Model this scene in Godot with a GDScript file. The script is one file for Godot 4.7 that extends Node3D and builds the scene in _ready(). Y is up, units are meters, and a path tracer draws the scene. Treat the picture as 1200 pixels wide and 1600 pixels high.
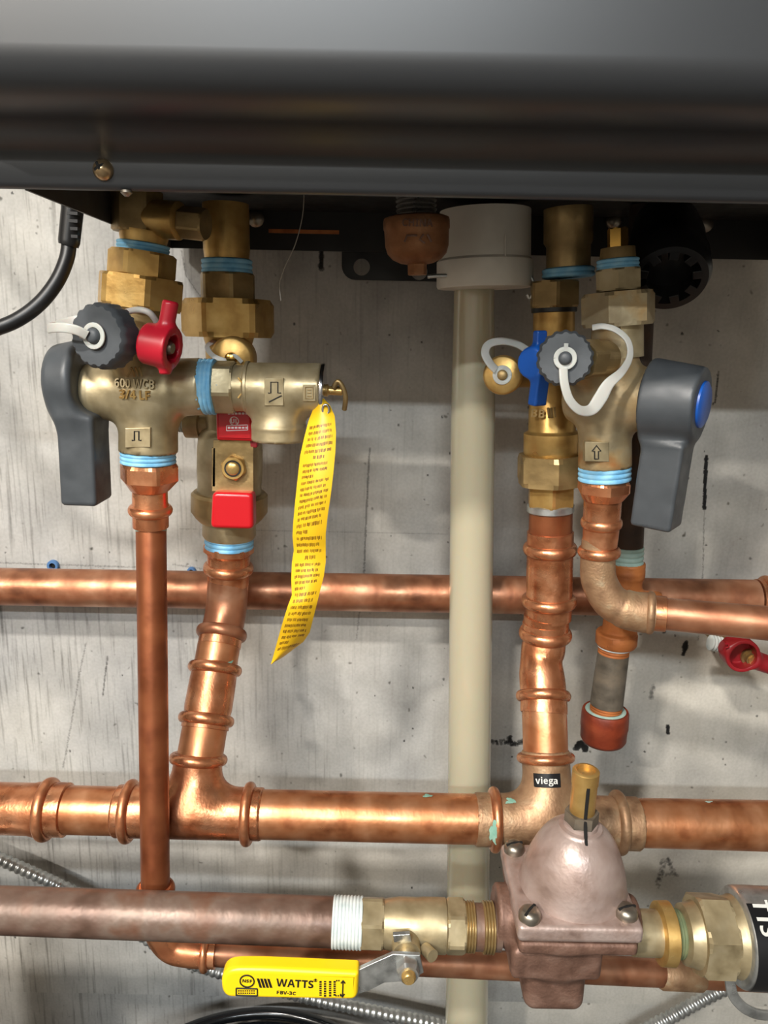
extends Node3D
# A wall-hung water heater seen from below, with its copper and brass pipework on a concrete wall.
# World: y up, metres. The concrete wall is the plane z = 0; "d" below is the distance out from that wall.

const CAM := Vector3(0.0, 0.95, 0.74)
const PITCH := -13.0
const ROLL := 1.15
const F := 1200.0
const FOV := 67.3801

var cam_basis := Basis()
var M := {}
var used := {}


# ------------------------------------------------------------------ measuring
func ray(px: float, py: float) -> Vector3:
	return cam_basis * Vector3((px - 600.0) / F, (800.0 - py) / F, -1.0)

func P(px: float, py: float, d: float) -> Vector3:      # the point d metres off the wall that the photo shows at px, py
	var r := ray(px, py)
	return CAM + r * ((d - CAM.z) / r.z)

func S(px: float, py: float, d: float) -> float:        # metres per photo pixel there
	return ((d - CAM.z) / ray(px, py).z) / F

func A(a: Array) -> Vector3:
	return P(a[0], a[1], a[2])


# ------------------------------------------------------------------ shapes
class Shape:
	var v := PackedVector3Array()
	var n := PackedVector3Array()
	var uv := PackedVector2Array()
	var idx := PackedInt32Array()

	func vert(p: Vector3, m: Vector3, t := Vector2.ZERO) -> int:
		v.append(p)
		n.append(m)
		uv.append(t)
		return v.size() - 1

	func tri(a: int, b: int, c: int) -> void:
		var cr := (v[b] - v[a]).cross(v[c] - v[a])
		if cr.dot(n[a] + n[b] + n[c]) > 0.0:
			idx.append_array([a, c, b])
		else:
			idx.append_array([a, b, c])

	func quad(a: int, b: int, c: int, d: int) -> void:
		tri(a, b, c)
		tri(a, c, d)

	func face(pts: Array, out: Vector3, uvs: Array = []) -> void:     # a flat convex polygon whose outside is on the side of out
		var m: Vector3 = (pts[1] - pts[0]).cross(pts[2] - pts[0]).normalized()
		if m.dot(out) < 0.0:
			m = -m
		var k := []
		for i in pts.size():
			k.append(vert(pts[i], m, uvs[i] if uvs.size() else Vector2.ZERO))
		for i in range(1, pts.size() - 1):
			tri(k[0], k[i], k[i + 1])

	# a turned shape on the axis a -> b; prof is a list of [fraction along the axis, radius in metres]
	func lathe(a: Vector3, b: Vector3, prof: Array, seg := 44, hexr := 0.0, rot := 0.0, wave := 0, wave_h := 0.0, cap := true) -> void:
		var w := (b - a).normalized()
		var ln := (b - a).length()
		var ref := Vector3.BACK if absf(w.z) < 0.9 else Vector3.UP
		var u := (ref - w * w.dot(ref)).normalized()
		var s := w.cross(u)
		var pr := prof.duplicate()
		if cap:
			if pr[0][1] > 0.0:
				pr.push_front([pr[0][0], 0.0])
			if pr[-1][1] > 0.0:
				pr.push_back([pr[-1][0], 0.0])
		var segn := []           # normal of each piece of the profile: (along, out)
		for i in pr.size() - 1:
			var dz: float = (pr[i + 1][0] - pr[i][0]) * ln
			var dr: float = pr[i + 1][1] - pr[i][1]
			segn.append(Vector2(-dr, dz).normalized())
		if hexr > 0.0:
			var sides := 48
			for i in pr.size() - 1:
				for j in sides:
					var q := []
					for e in [[i, j], [i, j + 1], [i + 1, j + 1], [i + 1, j]]:
						var th: float = TAU * e[1] / sides
						var hx: float = hexr * cos(PI / 6) / cos(fposmod(th - rot, PI / 3) - PI / 6)
						var r: float = minf(pr[e[0]][1], hx)
						q.append(a + w * ln * pr[e[0]][0] + (u * cos(th) + s * sin(th)) * r)
					var mid: float = TAU * (j + 0.5) / sides
					var radial := u * cos(mid) + s * sin(mid)
					var nn: Vector3 = (q[2] - q[0]).cross(q[3] - q[1])
					if nn.length() < 1e-12:
						continue
					nn = nn.normalized()
					if nn.dot(w * segn[i].x + radial * segn[i].y) < 0.0:
						nn = -nn
					var k := []
					for p in q:
						k.append(vert(p, nn))
					quad(k[0], k[1], k[2], k[3])
			return
		for i in pr.size() - 1:
			if absf(pr[i][1] - pr[i + 1][1]) < 1e-9 and absf(pr[i][0] - pr[i + 1][0]) < 1e-9:
				continue
			var n0: Vector2 = segn[i]
			var n1: Vector2 = segn[i]
			if i > 0 and segn[i].dot(segn[i - 1]) > 0.72:
				n0 = (segn[i] + segn[i - 1]).normalized()
			if i < segn.size() - 1 and segn[i].dot(segn[i + 1]) > 0.72:
				n1 = (segn[i] + segn[i + 1]).normalized()
			var base := v.size()
			for j in seg + 1:
				var th := TAU * j / seg
				var radial := u * cos(th) + s * sin(th)
				for e in 2:
					var r: float = pr[i + e][1]
					if wave > 0 and r > 0.0:
						r += wave_h * (1.0 if fposmod(th * wave / TAU, 1.0) < 0.5 else 0.0)
					var m: Vector2 = n0 if e == 0 else n1
					vert(a + w * ln * pr[i + e][0] + radial * r, (w * m.x + radial * m.y).normalized())
			for j in seg:
				quad(base + 2 * j, base + 2 * j + 2, base + 2 * j + 3, base + 2 * j + 1)

	# a tube along points; radii: one number or one per point
	func tube(pts: Array, radii, seg := 20, capped := true) -> void:
		var t0: Vector3 = (pts[1] - pts[0]).normalized()
		var ref := Vector3.BACK if absf(t0.z) < 0.9 else Vector3.UP
		var u := (ref - t0 * t0.dot(ref)).normalized()
		var base := v.size()
		var cnt := pts.size()
		for i in cnt:
			var t: Vector3 = (pts[mini(i + 1, cnt - 1)] - pts[maxi(i - 1, 0)]).normalized()
			u = (u - t * t.dot(u)).normalized()
			var s := t.cross(u)
			var r: float = radii[i] if radii is Array else radii
			var dr := 0.0
			if radii is Array:
				var i0 := maxi(i - 1, 0)
				var i1 := mini(i + 1, cnt - 1)
				dr = (radii[i1] - radii[i0]) / maxf((pts[i1] - pts[i0]).length(), 1e-6)
			for j in seg + 1:
				var th := TAU * j / seg
				var radial := u * cos(th) + s * sin(th)
				vert(pts[i] + radial * r, (radial - t * dr).normalized())
		for i in cnt - 1:
			for j in seg:
				var q := base + i * (seg + 1) + j
				quad(q, q + 1, q + seg + 2, q + seg + 1)
		if capped:
			for e in [0, cnt - 1]:
				var t: Vector3 = (pts[0] - pts[1]).normalized() if e == 0 else (pts[-1] - pts[-2]).normalized()
				var c := vert(pts[e], t)
				var ring := []
				for j in seg + 1:
					ring.append(vert(v[base + e * (seg + 1) + j], t))
				for j in seg:
					tri(c, ring[j], ring[j + 1])

	# a flat strap along points; face turned to "facing"; half width hw (one or per point) and half thickness ht
	func strap(pts: Array, hw, ht: float, facing: Vector3) -> void:
		var base := v.size()
		var cnt := pts.size()
		var seg := 16
		for i in cnt:
			var t: Vector3 = (pts[mini(i + 1, cnt - 1)] - pts[maxi(i - 1, 0)]).normalized()
			var f := (facing - t * t.dot(facing)).normalized()
			var s := t.cross(f)
			var w: float = hw[i] if hw is Array else hw
			for j in seg + 1:
				var th := TAU * j / seg
				var c := cos(th)
				var q := sin(th)
				var x := signf(c) * pow(absf(c), 0.45)
				var y := signf(q) * pow(absf(q), 0.6)
				vert(pts[i] + s * x * w + f * y * ht, (s * c * absf(c) * 0.6 + f * q).normalized())
		for i in cnt - 1:
			for j in seg:
				var q := base + i * (seg + 1) + j
				quad(q, q + 1, q + seg + 2, q + seg + 1)
		for e in [0, cnt - 1]:
			var t: Vector3 = (pts[0] - pts[1]).normalized() if e == 0 else (pts[-1] - pts[-2]).normalized()
			var c := vert(pts[e], t)
			var ring := []
			for j in seg + 1:
				ring.append(vert(v[base + e * (seg + 1) + j], t))
			for j in seg:
				tri(c, ring[j], ring[j + 1])

	# a slab: outline of points in one plane, pushed back along -out by th, front edge rounded by bevel
	func slab(outline: Array, out: Vector3, th: float, bevel := 0.0, holes: Array = []) -> void:
		var o: Vector3 = outline[0]
		var u: Vector3 = (outline[1] - o).normalized()
		var w := out.normalized()
		u = (u - w * w.dot(u)).normalized()
		var s := w.cross(u)
		var poly := PackedVector2Array()
		for p in outline:
			var q2 := Vector2((p - o).dot(u), (p - o).dot(s))
			if poly.size() == 0 or (poly[-1].distance_to(q2) > 2e-5 and poly[0].distance_to(q2) > 2e-5):
				poly.append(q2)
		if Geometry2D.is_polygon_clockwise(poly):
			poly.reverse()
		var steps := 4 if bevel > 0.0 else 1
		var cnt := poly.size()
		var rings := []
		var norms := []
		for i in cnt:
			var e0 := (poly[i] - poly[i - 1]).normalized()
			var e1 := (poly[(i + 1) % cnt] - poly[i]).normalized()
			var m := Vector2(e0.y, -e0.x) + Vector2(e1.y, -e1.x)
			norms.append(m.normalized())
		for k in steps:
			var ang := PI / 2 * k / maxf(steps - 1, 1)
			var ring := []
			for i in cnt:
				var q: Vector2 = poly[i] - norms[i] * bevel * (1.0 - cos(ang)) if bevel > 0.0 else poly[i]
				ring.append(o + u * q.x + s * q.y - w * (bevel * (1.0 - sin(ang)) if bevel > 0.0 else 0.0))
			rings.append(ring)
		var back := []
		for i in cnt:
			back.append(o + u * poly[i].x + s * poly[i].y - w * th)
		# sides
		for i in cnt:
			var j := (i + 1) % cnt
			var e := (poly[j] - poly[i]).normalized()
			var fm := u * e.y - s * e.x
			var mi: Vector3 = u * norms[i].x + s * norms[i].y
			var mj: Vector3 = u * norms[j].x + s * norms[j].y
			if mi.dot(fm) < 0.85: mi = fm
			if mj.dot(fm) < 0.85: mj = fm
			quad(vert(back[i], mi), vert(back[j], mj), vert(rings[0][j], mj), vert(rings[0][i], mi))
			for k in steps - 1:
				var a0 := PI / 2 * k / (steps - 1)
				var a1 := PI / 2 * (k + 1) / (steps - 1)
				quad(vert(rings[k][i], mi * cos(a0) + w * sin(a0)), vert(rings[k][j], mj * cos(a0) + w * sin(a0)),
					vert(rings[k + 1][j], mj * cos(a1) + w * sin(a1)), vert(rings[k + 1][i], mi * cos(a1) + w * sin(a1)))
		var top := PackedVector2Array()
		for i in cnt:
			top.append(poly[i] - norms[i] * bevel)
		for side in 2:
			var pts := top if side == 0 else poly
			var tris := Geometry2D.triangulate_polygon(pts)
			var z := 0.0 if side == 0 else th
			var nn := w if side == 0 else -w
			var k0 := v.size()
			for q in pts:
				vert(o + u * q.x + s * q.y - w * z, nn)
			for t in range(0, tris.size(), 3):
				tri(k0 + tris[t], k0 + tris[t + 1], k0 + tris[t + 2])

	# distance field of a list of parts, joined smoothly:
	# ["c", k, a, b, ra, rb] capped cone; ["b", k, centre, basis, half, round] box; ["s", k, c, r] ball; k < 0 cuts away
	static func dist(prims: Array, p: Vector3) -> float:
		var res := 1e9
		for q in prims:
			var ds := 0.0
			var kind: String = q[0]
			if kind == "c":
				var pa: Vector3 = p - q[2]
				var ba: Vector3 = q[3] - q[2]
				var l2 := ba.length_squared()
				var t := pa.dot(ba) / l2
				var ln := sqrt(l2)
				var rad: float = lerpf(q[4], q[5], clampf(t, 0.0, 1.0))
				var rr: float = q[6]
				var dx := (pa - ba * t).length() - rad + rr
				var dy := (absf(t - 0.5) - 0.5) * ln + rr
				ds = minf(maxf(dx, dy), 0.0) + Vector2(maxf(dx, 0.0), maxf(dy, 0.0)).length() - rr
			elif kind == "b":
				var l: Vector3 = (p - q[2]) * q[3]
				var h: Vector3 = q[4]
				var e: Vector3 = l.abs() - h + Vector3.ONE * float(q[5])
				ds = e.max(Vector3.ZERO).length() + minf(maxf(e.x, maxf(e.y, e.z)), 0.0) - q[5]
			else:
				ds = (p - q[2]).length() - q[3]
			var k: float = q[1]
			if k < 0.0:
				res = maxf(res, -ds)
			else:
				var h2 := maxf(k - absf(res - ds), 0.0)
				res = minf(res, ds) - h2 * h2 / (4.0 * maxf(k, 1e-6))
		return res

	func field(prims: Array, cell: float) -> void:
		var lo := Vector3.ONE * 1e9
		var hi := -lo
		for q in prims:
			if q[1] < 0.0: continue
			var ext: float
			if q[0] == "c":
				ext = maxf(q[4], q[5]) + cell * 2
				lo = lo.min(q[2] - Vector3.ONE * ext).min(q[3] - Vector3.ONE * ext)
				hi = hi.max(q[2] + Vector3.ONE * ext).max(q[3] + Vector3.ONE * ext)
			else:
				ext = (q[4].length() if q[0] == "b" else q[3]) + cell * 2
				lo = lo.min(q[2] - Vector3.ONE * ext)
				hi = hi.max(q[2] + Vector3.ONE * ext)
		var blk := 4
		var nb := Vector3i(((hi - lo) / (cell * blk)).ceil())
		var val := {}
		var cells := []
		var near := cell * blk * 0.88 + cell * 1.8
		for bz in nb.z:
			for by in nb.y:
				for bx in nb.x:
					var c := lo + Vector3(bx + 0.5, by + 0.5, bz + 0.5) * cell * blk
					if absf(dist(prims, c)) > near:
						continue
					for z in blk:
						for y in blk:
							for x in blk:
								cells.append(Vector3i(bx * blk + x, by * blk + y, bz * blk + z))
		var corner := [Vector3i(0, 0, 0), Vector3i(1, 0, 0), Vector3i(0, 1, 0), Vector3i(1, 1, 0), Vector3i(0, 0, 1), Vector3i(1, 0, 1), Vector3i(0, 1, 1), Vector3i(1, 1, 1)]
		var edges := [[0, 1], [2, 3], [4, 5], [6, 7], [0, 2], [1, 3], [4, 6], [5, 7], [0, 4], [1, 5], [2, 6], [3, 7]]
		var at := {}
		for c: Vector3i in cells:
			var f := PackedFloat32Array()
			f.resize(8)
			var neg := 0
			for k in 8:
				var g: Vector3i = c + corner[k]
				if not val.has(g):
					val[g] = dist(prims, lo + Vector3(g) * cell)
				f[k] = val[g]
				if f[k] < 0.0: neg += 1
			if neg == 0 or neg == 8:
				continue
			var sum := Vector3.ZERO
			var num := 0
			for e in edges:
				var fa := f[e[0]]
				var fb := f[e[1]]
				if (fa < 0.0) != (fb < 0.0):
					sum += Vector3(corner[e[0]]).lerp(Vector3(corner[e[1]]), fa / (fa - fb))
					num += 1
			var p := lo + (Vector3(c) + sum / num) * cell
			var h := cell * 0.35
			var g0 := Vector3(dist(prims, p + Vector3(h, 0, 0)) - dist(prims, p - Vector3(h, 0, 0)), dist(prims, p + Vector3(0, h, 0)) - dist(prims, p - Vector3(0, h, 0)), dist(prims, p + Vector3(0, 0, h)) - dist(prims, p - Vector3(0, 0, h)))
			var nn := g0.normalized()
			p -= nn * clampf(dist(prims, p), -cell * 0.5, cell * 0.5)
			at[c] = vert(p, nn)
		for c: Vector3i in at:
			var f0: float = val[c]
			for ax in 3:
				var st := Vector3i(1 if ax == 0 else 0, 1 if ax == 1 else 0, 1 if ax == 2 else 0)
				var f1: float = val[c + st]
				if (f0 < 0.0) == (f1 < 0.0):
					continue
				var e1 := Vector3i(st.y, st.z, st.x)
				var e2 := Vector3i(st.z, st.x, st.y)
				if at.has(c - e1) and at.has(c - e2) and at.has(c - e1 - e2):
					quad(at[c], at[c - e1], at[c - e1 - e2], at[c - e2])

	func commit(offset: Vector3) -> ArrayMesh:
		var vv := v.duplicate()
		for i in vv.size():
			vv[i] -= offset
		var arr := []
		arr.resize(Mesh.ARRAY_MAX)
		arr[Mesh.ARRAY_VERTEX] = vv
		arr[Mesh.ARRAY_NORMAL] = n
		arr[Mesh.ARRAY_TEX_UV] = uv
		arr[Mesh.ARRAY_INDEX] = idx
		var m := ArrayMesh.new()
		m.add_surface_from_arrays(Mesh.PRIMITIVE_TRIANGLES, arr)
		return m


# ------------------------------------------------------------------ objects
func numbered(parent: Node, called: String) -> String:
	var key := str(parent.get_instance_id()) + called
	var k: int = used.get(key, 0)
	used[key] = k + 1
	return called if k == 0 else "%s_%03d" % [called, k]

func thing(called: String, label: String, category: String, at: Vector3, group := "") -> Node3D:
	var o := Node3D.new()
	o.name = numbered(self, called)
	o.position = at
	add_child(o, true)
	o.set_meta("label", label)
	o.set_meta("category", category)
	if group: o.set_meta("group", group)
	return o

func where(o: Node3D) -> Vector3:
	var p := Vector3.ZERO
	var q: Node = o
	while q is Node3D and q != self:
		p += q.position
		q = q.get_parent()
	return p

func part(called: String, sh: Shape, m: Material, parent: Node3D, label := "") -> MeshInstance3D:
	var mi := MeshInstance3D.new()
	mi.name = numbered(parent, called)
	var lo := sh.v[0]
	var hi := lo
	for p in sh.v:
		lo = lo.min(p)
		hi = hi.max(p)
	var mid := (lo + hi) * 0.5
	mi.mesh = sh.commit(mid)
	mi.material_override = null
	mi.mesh.surface_set_material(0, m)
	mi.position = mid - where(parent)
	parent.add_child(mi, true)
	if label: mi.set_meta("label", label)
	return mi

func single(called: String, sh: Shape, m: Material, label: String, category: String, group := "") -> MeshInstance3D:
	var mi := part(called, sh, m, self)
	mi.set_meta("label", label)
	mi.set_meta("category", category)
	if group: mi.set_meta("group", group)
	return mi

func struct(called: String, sh: Shape, m: Material) -> MeshInstance3D:
	var mi := part(called, sh, m, self)
	mi.set_meta("kind", "structure")
	return mi

# a turned shape on the line a -> b (photo x, y and distance off the wall); prof: [photo coordinate along the main direction, radius in photo pixels]
func turned(a: Array, b: Array, prof: Array, sh: Shape = null, hexr := 0.0, rot := 0.0, wave := 0, wave_h := 0.0, cap := true) -> Shape:
	if sh == null: sh = Shape.new()
	var ax := 1 if absf(b[1] - a[1]) > absf(b[0] - a[0]) else 0
	var ka := S(a[0], a[1], a[2])
	var kb := S(b[0], b[1], b[2])
	var pr := []
	for q in prof:
		var t: float = (q[0] - a[ax]) / float(b[ax] - a[ax])
		pr.append([t, q[1] * lerpf(ka, kb, t)])
	var km := (ka + kb) * 0.5
	sh.lathe(A(a), A(b), pr, 44, hexr * km, rot, wave, wave_h * km, cap)
	return sh

func hexed(a: Array, b: Array, c0: float, c1: float, r: float, rot := 0.0, ch := 4.0, sh: Shape = null) -> Shape:
	var s := signf(c1 - c0)
	return turned(a, b, [[c0, r * 0.9], [c0 + s * ch, r * 1.01], [c1 - s * ch, r * 1.01], [c1, r * 0.9]], sh, r, rot)

# where the line of sight through a photo point meets a field: the place for cast lettering
func hit(prims: Array, px: float, py: float) -> Vector3:
	var d := ray(px, py).normalized()
	var t := 0.25
	for i in 120:
		var e := Shape.dist(prims, CAM + d * t)
		if e < 0.00005: break
		t += e * 0.8
	return CAM + d * t

# there, pushed out so that a line of letters about 60 pixels wide stands proud all along
func front(prims: Array, px: float, py: float) -> Vector3:
	var z := -1.0
	for i in 7: z = maxf(z, hit(prims, px - 28 + i * 9.3, py).z)
	return P(px, py, z + 0.0014) - Vector3(0, 0, 0.0025)

# a rolled bead of a press fitting: a half-round ring
func beaded(a: Array, b: Array, c: float, r: float, hw := 7.0, bump := 8.0) -> Shape:
	var pr := []
	for i in 13:
		var th := PI * i / 12.0
		pr.append([c - cos(th) * hw, r - 2.0 + (bump + 2.0) * pow(sin(th), 0.8)])
	return turned(a, b, pr, null, 0.0, 0.0, 0, 0.0, false)

# tape wound on a thread: a few uneven turns
func taped(a: Array, b: Array, c0: float, c1: float, r: float, turns := 3) -> Shape:
	var pr := []
	for i in turns * 4 + 1:
		var t := float(i) / (turns * 4)
		pr.append([lerpf(c0, c1, t), r + 1.6 * absf(sin(t * turns * PI)) - (2.0 if i == 0 or i == turns * 4 else 0.0)])
	return turned(a, b, pr)

# threads: saw-tooth rings
func threaded(a: Array, b: Array, c0: float, c1: float, r: float, count: int, depth := 2.5) -> Shape:
	var pr := []
	for i in count:
		var t0 := float(i) / count
		pr.append([lerpf(c0, c1, t0), r - depth])
		pr.append([lerpf(c0, c1, t0 + 0.35 / count), r])
		pr.append([lerpf(c0, c1, t0 + 0.65 / count), r])
	pr.append([c1, r - depth])
	return turned(a, b, pr)

func smooth_path(ctrl: Array, steps := 8) -> Array:
	var pts := []
	for i in ctrl.size() - 1:
		var p0: Vector3 = ctrl[maxi(i - 1, 0)]
		var p1: Vector3 = ctrl[i]
		var p2: Vector3 = ctrl[i + 1]
		var p3: Vector3 = ctrl[mini(i + 2, ctrl.size() - 1)]
		for k in steps:
			pts.append(p1.cubic_interpolate(p2, p0, p3, float(k) / steps))
	pts.append(ctrl[-1])
	return pts

func traced(list: Array, steps := 8) -> Array:
	var c := []
	for q in list: c.append(A(q))
	return smooth_path(c, steps)

func cone(k: float, a: Array, b: Array, ra: float, rb: float, rounding := 2.0) -> Array:
	var ka := S(a[0], a[1], a[2])
	var kb := S(b[0], b[1], b[2])
	return ["c", k, A(a), A(b), ra * ka, rb * kb, rounding * ka]

func wrote(text: String, at: Vector3, height: float, m: Material, parent: Node3D, called := "lettering", turn := 0.0, tilt := 0.0, depth := 0.0006, width := 0.0, yaw := 0.0) -> MeshInstance3D:
	var tm := TextMesh.new()
	var f := SystemFont.new()
	f.font_names = PackedStringArray(["Droid Sans"])
	f.font_weight = 700
	tm.font = f
	tm.text = text
	tm.font_size = 32
	tm.pixel_size = height / 23.0
	tm.depth = depth
	tm.curve_step = 2.0
	tm.material = m
	var mi := MeshInstance3D.new()
	mi.name = numbered(parent, called)
	mi.mesh = tm
	var box := tm.get_aabb().size
	mi.position = at - where(parent)
	mi.rotation = Vector3(tilt, yaw, turn)
	if width > 0.0 and box.x > 0.0: mi.scale = Vector3(width / box.x, 1, 1)
	parent.add_child(mi, true)
	return mi

# thin raised strokes on a face: each stroke is a list of points
func stroked(strokes: Array, half: float, facing: Vector3) -> Shape:
	var sh := Shape.new()
	for s in strokes:
		sh.strap(s, half, 0.0005, facing)
	return sh


# ------------------------------------------------------------------ materials
func ramped(colors: Array, freq: float, sd: int, size := 256, octaves := 4, kind := FastNoiseLite.TYPE_SIMPLEX_SMOOTH) -> NoiseTexture2D:
	var nz := FastNoiseLite.new()
	nz.seed = sd
	nz.noise_type = kind
	nz.frequency = freq
	nz.fractal_octaves = octaves
	var t := NoiseTexture2D.new()
	t.width = size
	t.height = size
	t.seamless = true
	t.noise = nz
	if colors.size():
		var g := Gradient.new()
		var off := PackedFloat32Array()
		var col := PackedColorArray()
		for i in colors.size():
			off.append(0.08 + 0.84 * i / (colors.size() - 1))
			col.append(colors[i])
		g.offsets = off
		g.colors = col
		t.color_ramp = g
	return t

func metal(colors: Array, rough: float, metallic: float, sd: int, scale := 9.0, bump := 0.0, freq := 0.012) -> StandardMaterial3D:
	var m := StandardMaterial3D.new()
	m.metallic = metallic
	m.roughness = rough
	m.uv1_triplanar = true
	m.uv1_scale = Vector3.ONE * scale
	if colors.size() == 1:
		m.albedo_color = colors[0]
	else:
		m.albedo_texture = ramped(colors, freq, sd)
		var rt := ramped([Color.WHITE * clampf(rough - 0.13, 0.04, 1), Color.WHITE * clampf(rough + 0.17, 0, 1)], 0.02, sd + 50, 128)
		m.roughness = 1.0
		m.roughness_texture = rt
	if bump > 0.0:
		m.heightmap_enabled = true
		m.heightmap_texture = bump_tex
		m.heightmap_scale = bump * 0.35
	return m

var bump_tex: NoiseTexture2D

func c(r: int, g: int, b: int) -> Color:
	return Color8(r, g, b)

func make_materials() -> void:
	bump_tex = ramped([Color.BLACK, Color.WHITE], 0.09, 91, 256, 3)
	M.copper = metal([c(152, 90, 56), c(190, 124, 82), c(206, 144, 102), c(224, 166, 126)], 0.34, 0.8, 1, 9.0, 0.02)
	M.copper_fitting = metal([c(150, 88, 56), c(192, 124, 84), c(208, 142, 102), c(226, 166, 126)], 0.32, 0.85, 2, 14.0, 0.03)
	M.copper_dull = metal([c(124, 78, 56), c(164, 108, 78), c(184, 130, 98), c(202, 154, 124)], 0.38, 0.7, 3, 8.0, 0.02)
	M.copper_dark = metal([c(112, 58, 34), c(146, 84, 52), c(164, 100, 64)], 0.36, 0.68, 4, 8.0, 0.015)
	M.copper_new = metal([c(206, 128, 88), c(226, 152, 108), c(240, 174, 130)], 0.3, 0.85, 5, 12.0, 0.02)
	M.copper_crusted = metal([c(128, 96, 70), c(158, 124, 94), c(176, 142, 108), c(186, 166, 136)], 0.5, 0.6, 6, 16.0, 0.05)
	M.brass = metal([c(166, 128, 70), c(200, 162, 96), c(218, 184, 120)], 0.36, 0.75, 7, 12.0, 0.015)
	M.brass_dull = metal([c(136, 114, 76), c(168, 142, 96), c(188, 162, 114)], 0.42, 0.68, 8, 12.0, 0.02)
	M.brass_shiny = metal([c(208, 164, 84)], 0.22, 1.0, 9)
	M.brass_cast = metal([c(140, 125, 94), c(166, 150, 116), c(182, 166, 132), c(192, 178, 146)], 0.40, 0.65, 10, 12.0, 0.012)
	M.brass_rusty = metal([c(150, 134, 104), c(172, 156, 124), c(170, 142, 98), c(162, 106, 56)], 0.5, 0.5, 11, 9.0, 0.04)
	M.bronze = metal([c(134, 112, 102), c(160, 138, 128), c(174, 154, 146), c(184, 166, 158)], 0.42, 0.4, 12, 12.0, 0.05)
	M.bronze_dark = metal([c(96, 70, 58), c(122, 92, 78), c(140, 112, 98)], 0.52, 0.4, 13, 14.0, 0.06)
	M.cap_bronze = metal([c(120, 78, 48), c(150, 104, 70), c(166, 122, 88)], 0.5, 0.7, 14, 14.0, 0.04)
	M.steel_pipe = metal([c(82, 60, 48), c(112, 88, 76), c(126, 108, 96), c(116, 80, 62)], 0.42, 0.35, 15, 6.0, 0.08, 0.012)
	M.iron_grey = metal([c(76, 70, 60), c(102, 94, 82), c(120, 108, 92)], 0.6, 0.3, 16, 14.0, 0.03)
	M.iron_black = metal([c(44, 32, 24), c(62, 46, 34), c(80, 56, 38)], 0.6, 0.3, 17, 10.0, 0.03)
	M.rust_orange = metal([c(140, 78, 36), c(178, 106, 54), c(196, 124, 68)], 0.6, 0.25, 18, 12.0, 0.04)
	M.red_iron = metal([c(96, 36, 20), c(128, 52, 30), c(146, 66, 38)], 0.5, 0.15, 19, 12.0, 0.03)
	M.galvanised = metal([c(150, 152, 150), c(186, 188, 186), c(208, 210, 208)], 0.34, 0.85, 20, 20.0)
	M.chrome = metal([c(205, 205, 208)], 0.16, 1.0, 21)
	M.screw_steel = metal([c(150, 142, 130)], 0.35, 0.9, 22)
	M.screw_brass = metal([c(196, 168, 128)], 0.28, 0.95, 23)
	M.heater_black = metal([c(44, 46, 49)], 0.37, 0.0, 24, 6.0)
	M.heater_black.metallic_specular = 0.62
	M.heater_under = metal([c(20, 19, 18), c(27, 25, 23)], 0.5, 0.1, 25, 8.0)
	M.heater_side = metal([c(70, 67, 62), c(82, 78, 72)], 0.5, 0.1, 71, 8.0)
	M.bracket_black = metal([c(16, 16, 17), c(22, 22, 23)], 0.5, 0.0, 26, 8.0)
	M.black_rubber = metal([c(20, 20, 21)], 0.42, 0.0, 27)
	M.black_plastic = metal([c(24, 24, 25)], 0.32, 0.0, 28)
	M.bucket = metal([c(14, 16, 18)], 0.16, 0.0, 29)
	M.grey_plastic = metal([c(62, 66, 70), c(72, 76, 80)], 0.46, 0.0, 30, 14.0, 0.006)
	M.grey_cap = metal([c(66, 70, 74), c(76, 80, 84)], 0.5, 0.0, 31, 16.0, 0.006)
	M.red_vinyl = metal([c(196, 22, 32)], 0.3, 0.0, 32)
	M.red_plastic = metal([c(178, 26, 44)], 0.34, 0.0, 33)
	M.red_faded = metal([c(150, 28, 36)], 0.4, 0.0, 34)
	M.blue_plastic = metal([c(22, 82, 168)], 0.34, 0.0, 35)
	M.blue_anchor = metal([c(84, 122, 168)], 0.45, 0.0, 36)
	M.yellow_vinyl = metal([c(250, 208, 20)], 0.34, 0.0, 37)
	M.tape_blue = metal([c(96, 162, 206), c(130, 192, 228), c(156, 206, 232)], 0.6, 0.0, 38, 24.0, 0.02)
	M.tape_pale = metal([c(176, 190, 190), c(206, 214, 212), c(222, 226, 222)], 0.6, 0.0, 39, 24.0, 0.02)
	M.tape_green = metal([c(140, 168, 158), c(164, 186, 174)], 0.65, 0.0, 40, 24.0, 0.02)
	M.verdigris = metal([c(112, 156, 138), c(150, 182, 162)], 0.8, 0.0, 41, 30.0)
	M.patina = metal([c(108, 126, 98), c(146, 148, 108)], 0.55, 0.4, 70, 20.0)
	M.nylon = metal([c(188, 184, 178)], 0.42, 0.0, 42)
	M.nylon.subsurf_scatter_enabled = true
	M.nylon.subsurf_scatter_strength = 0.2
	M.white_pvc = metal([c(206, 200, 188), c(220, 214, 202)], 0.42, 0.0, 43, 10.0)
	M.ink = metal([c(24, 22, 18)], 0.5, 0.0, 44)
	M.ink_white = metal([c(226, 206, 206)], 0.5, 0.0, 45)
	M.label_black = metal([c(20, 20, 22)], 0.35, 0.0, 46)
	M.label_white = metal([c(206, 206, 200)], 0.5, 0.0, 47)
	M.dark_hole = metal([c(12, 10, 8)], 0.9, 0.0, 48)
	M.hair = metal([c(150, 142, 130)], 0.5, 0.0, 49)
	var t := StandardMaterial3D.new()                 # the drain hose: milky plastic, yellowed
	t.albedo_color = c(184, 177, 152)
	t.roughness = 0.2
	t.subsurf_scatter_enabled = true
	t.subsurf_scatter_strength = 0.35
	t.clearcoat_enabled = true
	t.clearcoat = 0.4
	t.clearcoat_roughness = 0.12
	M.hose = t
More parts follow.
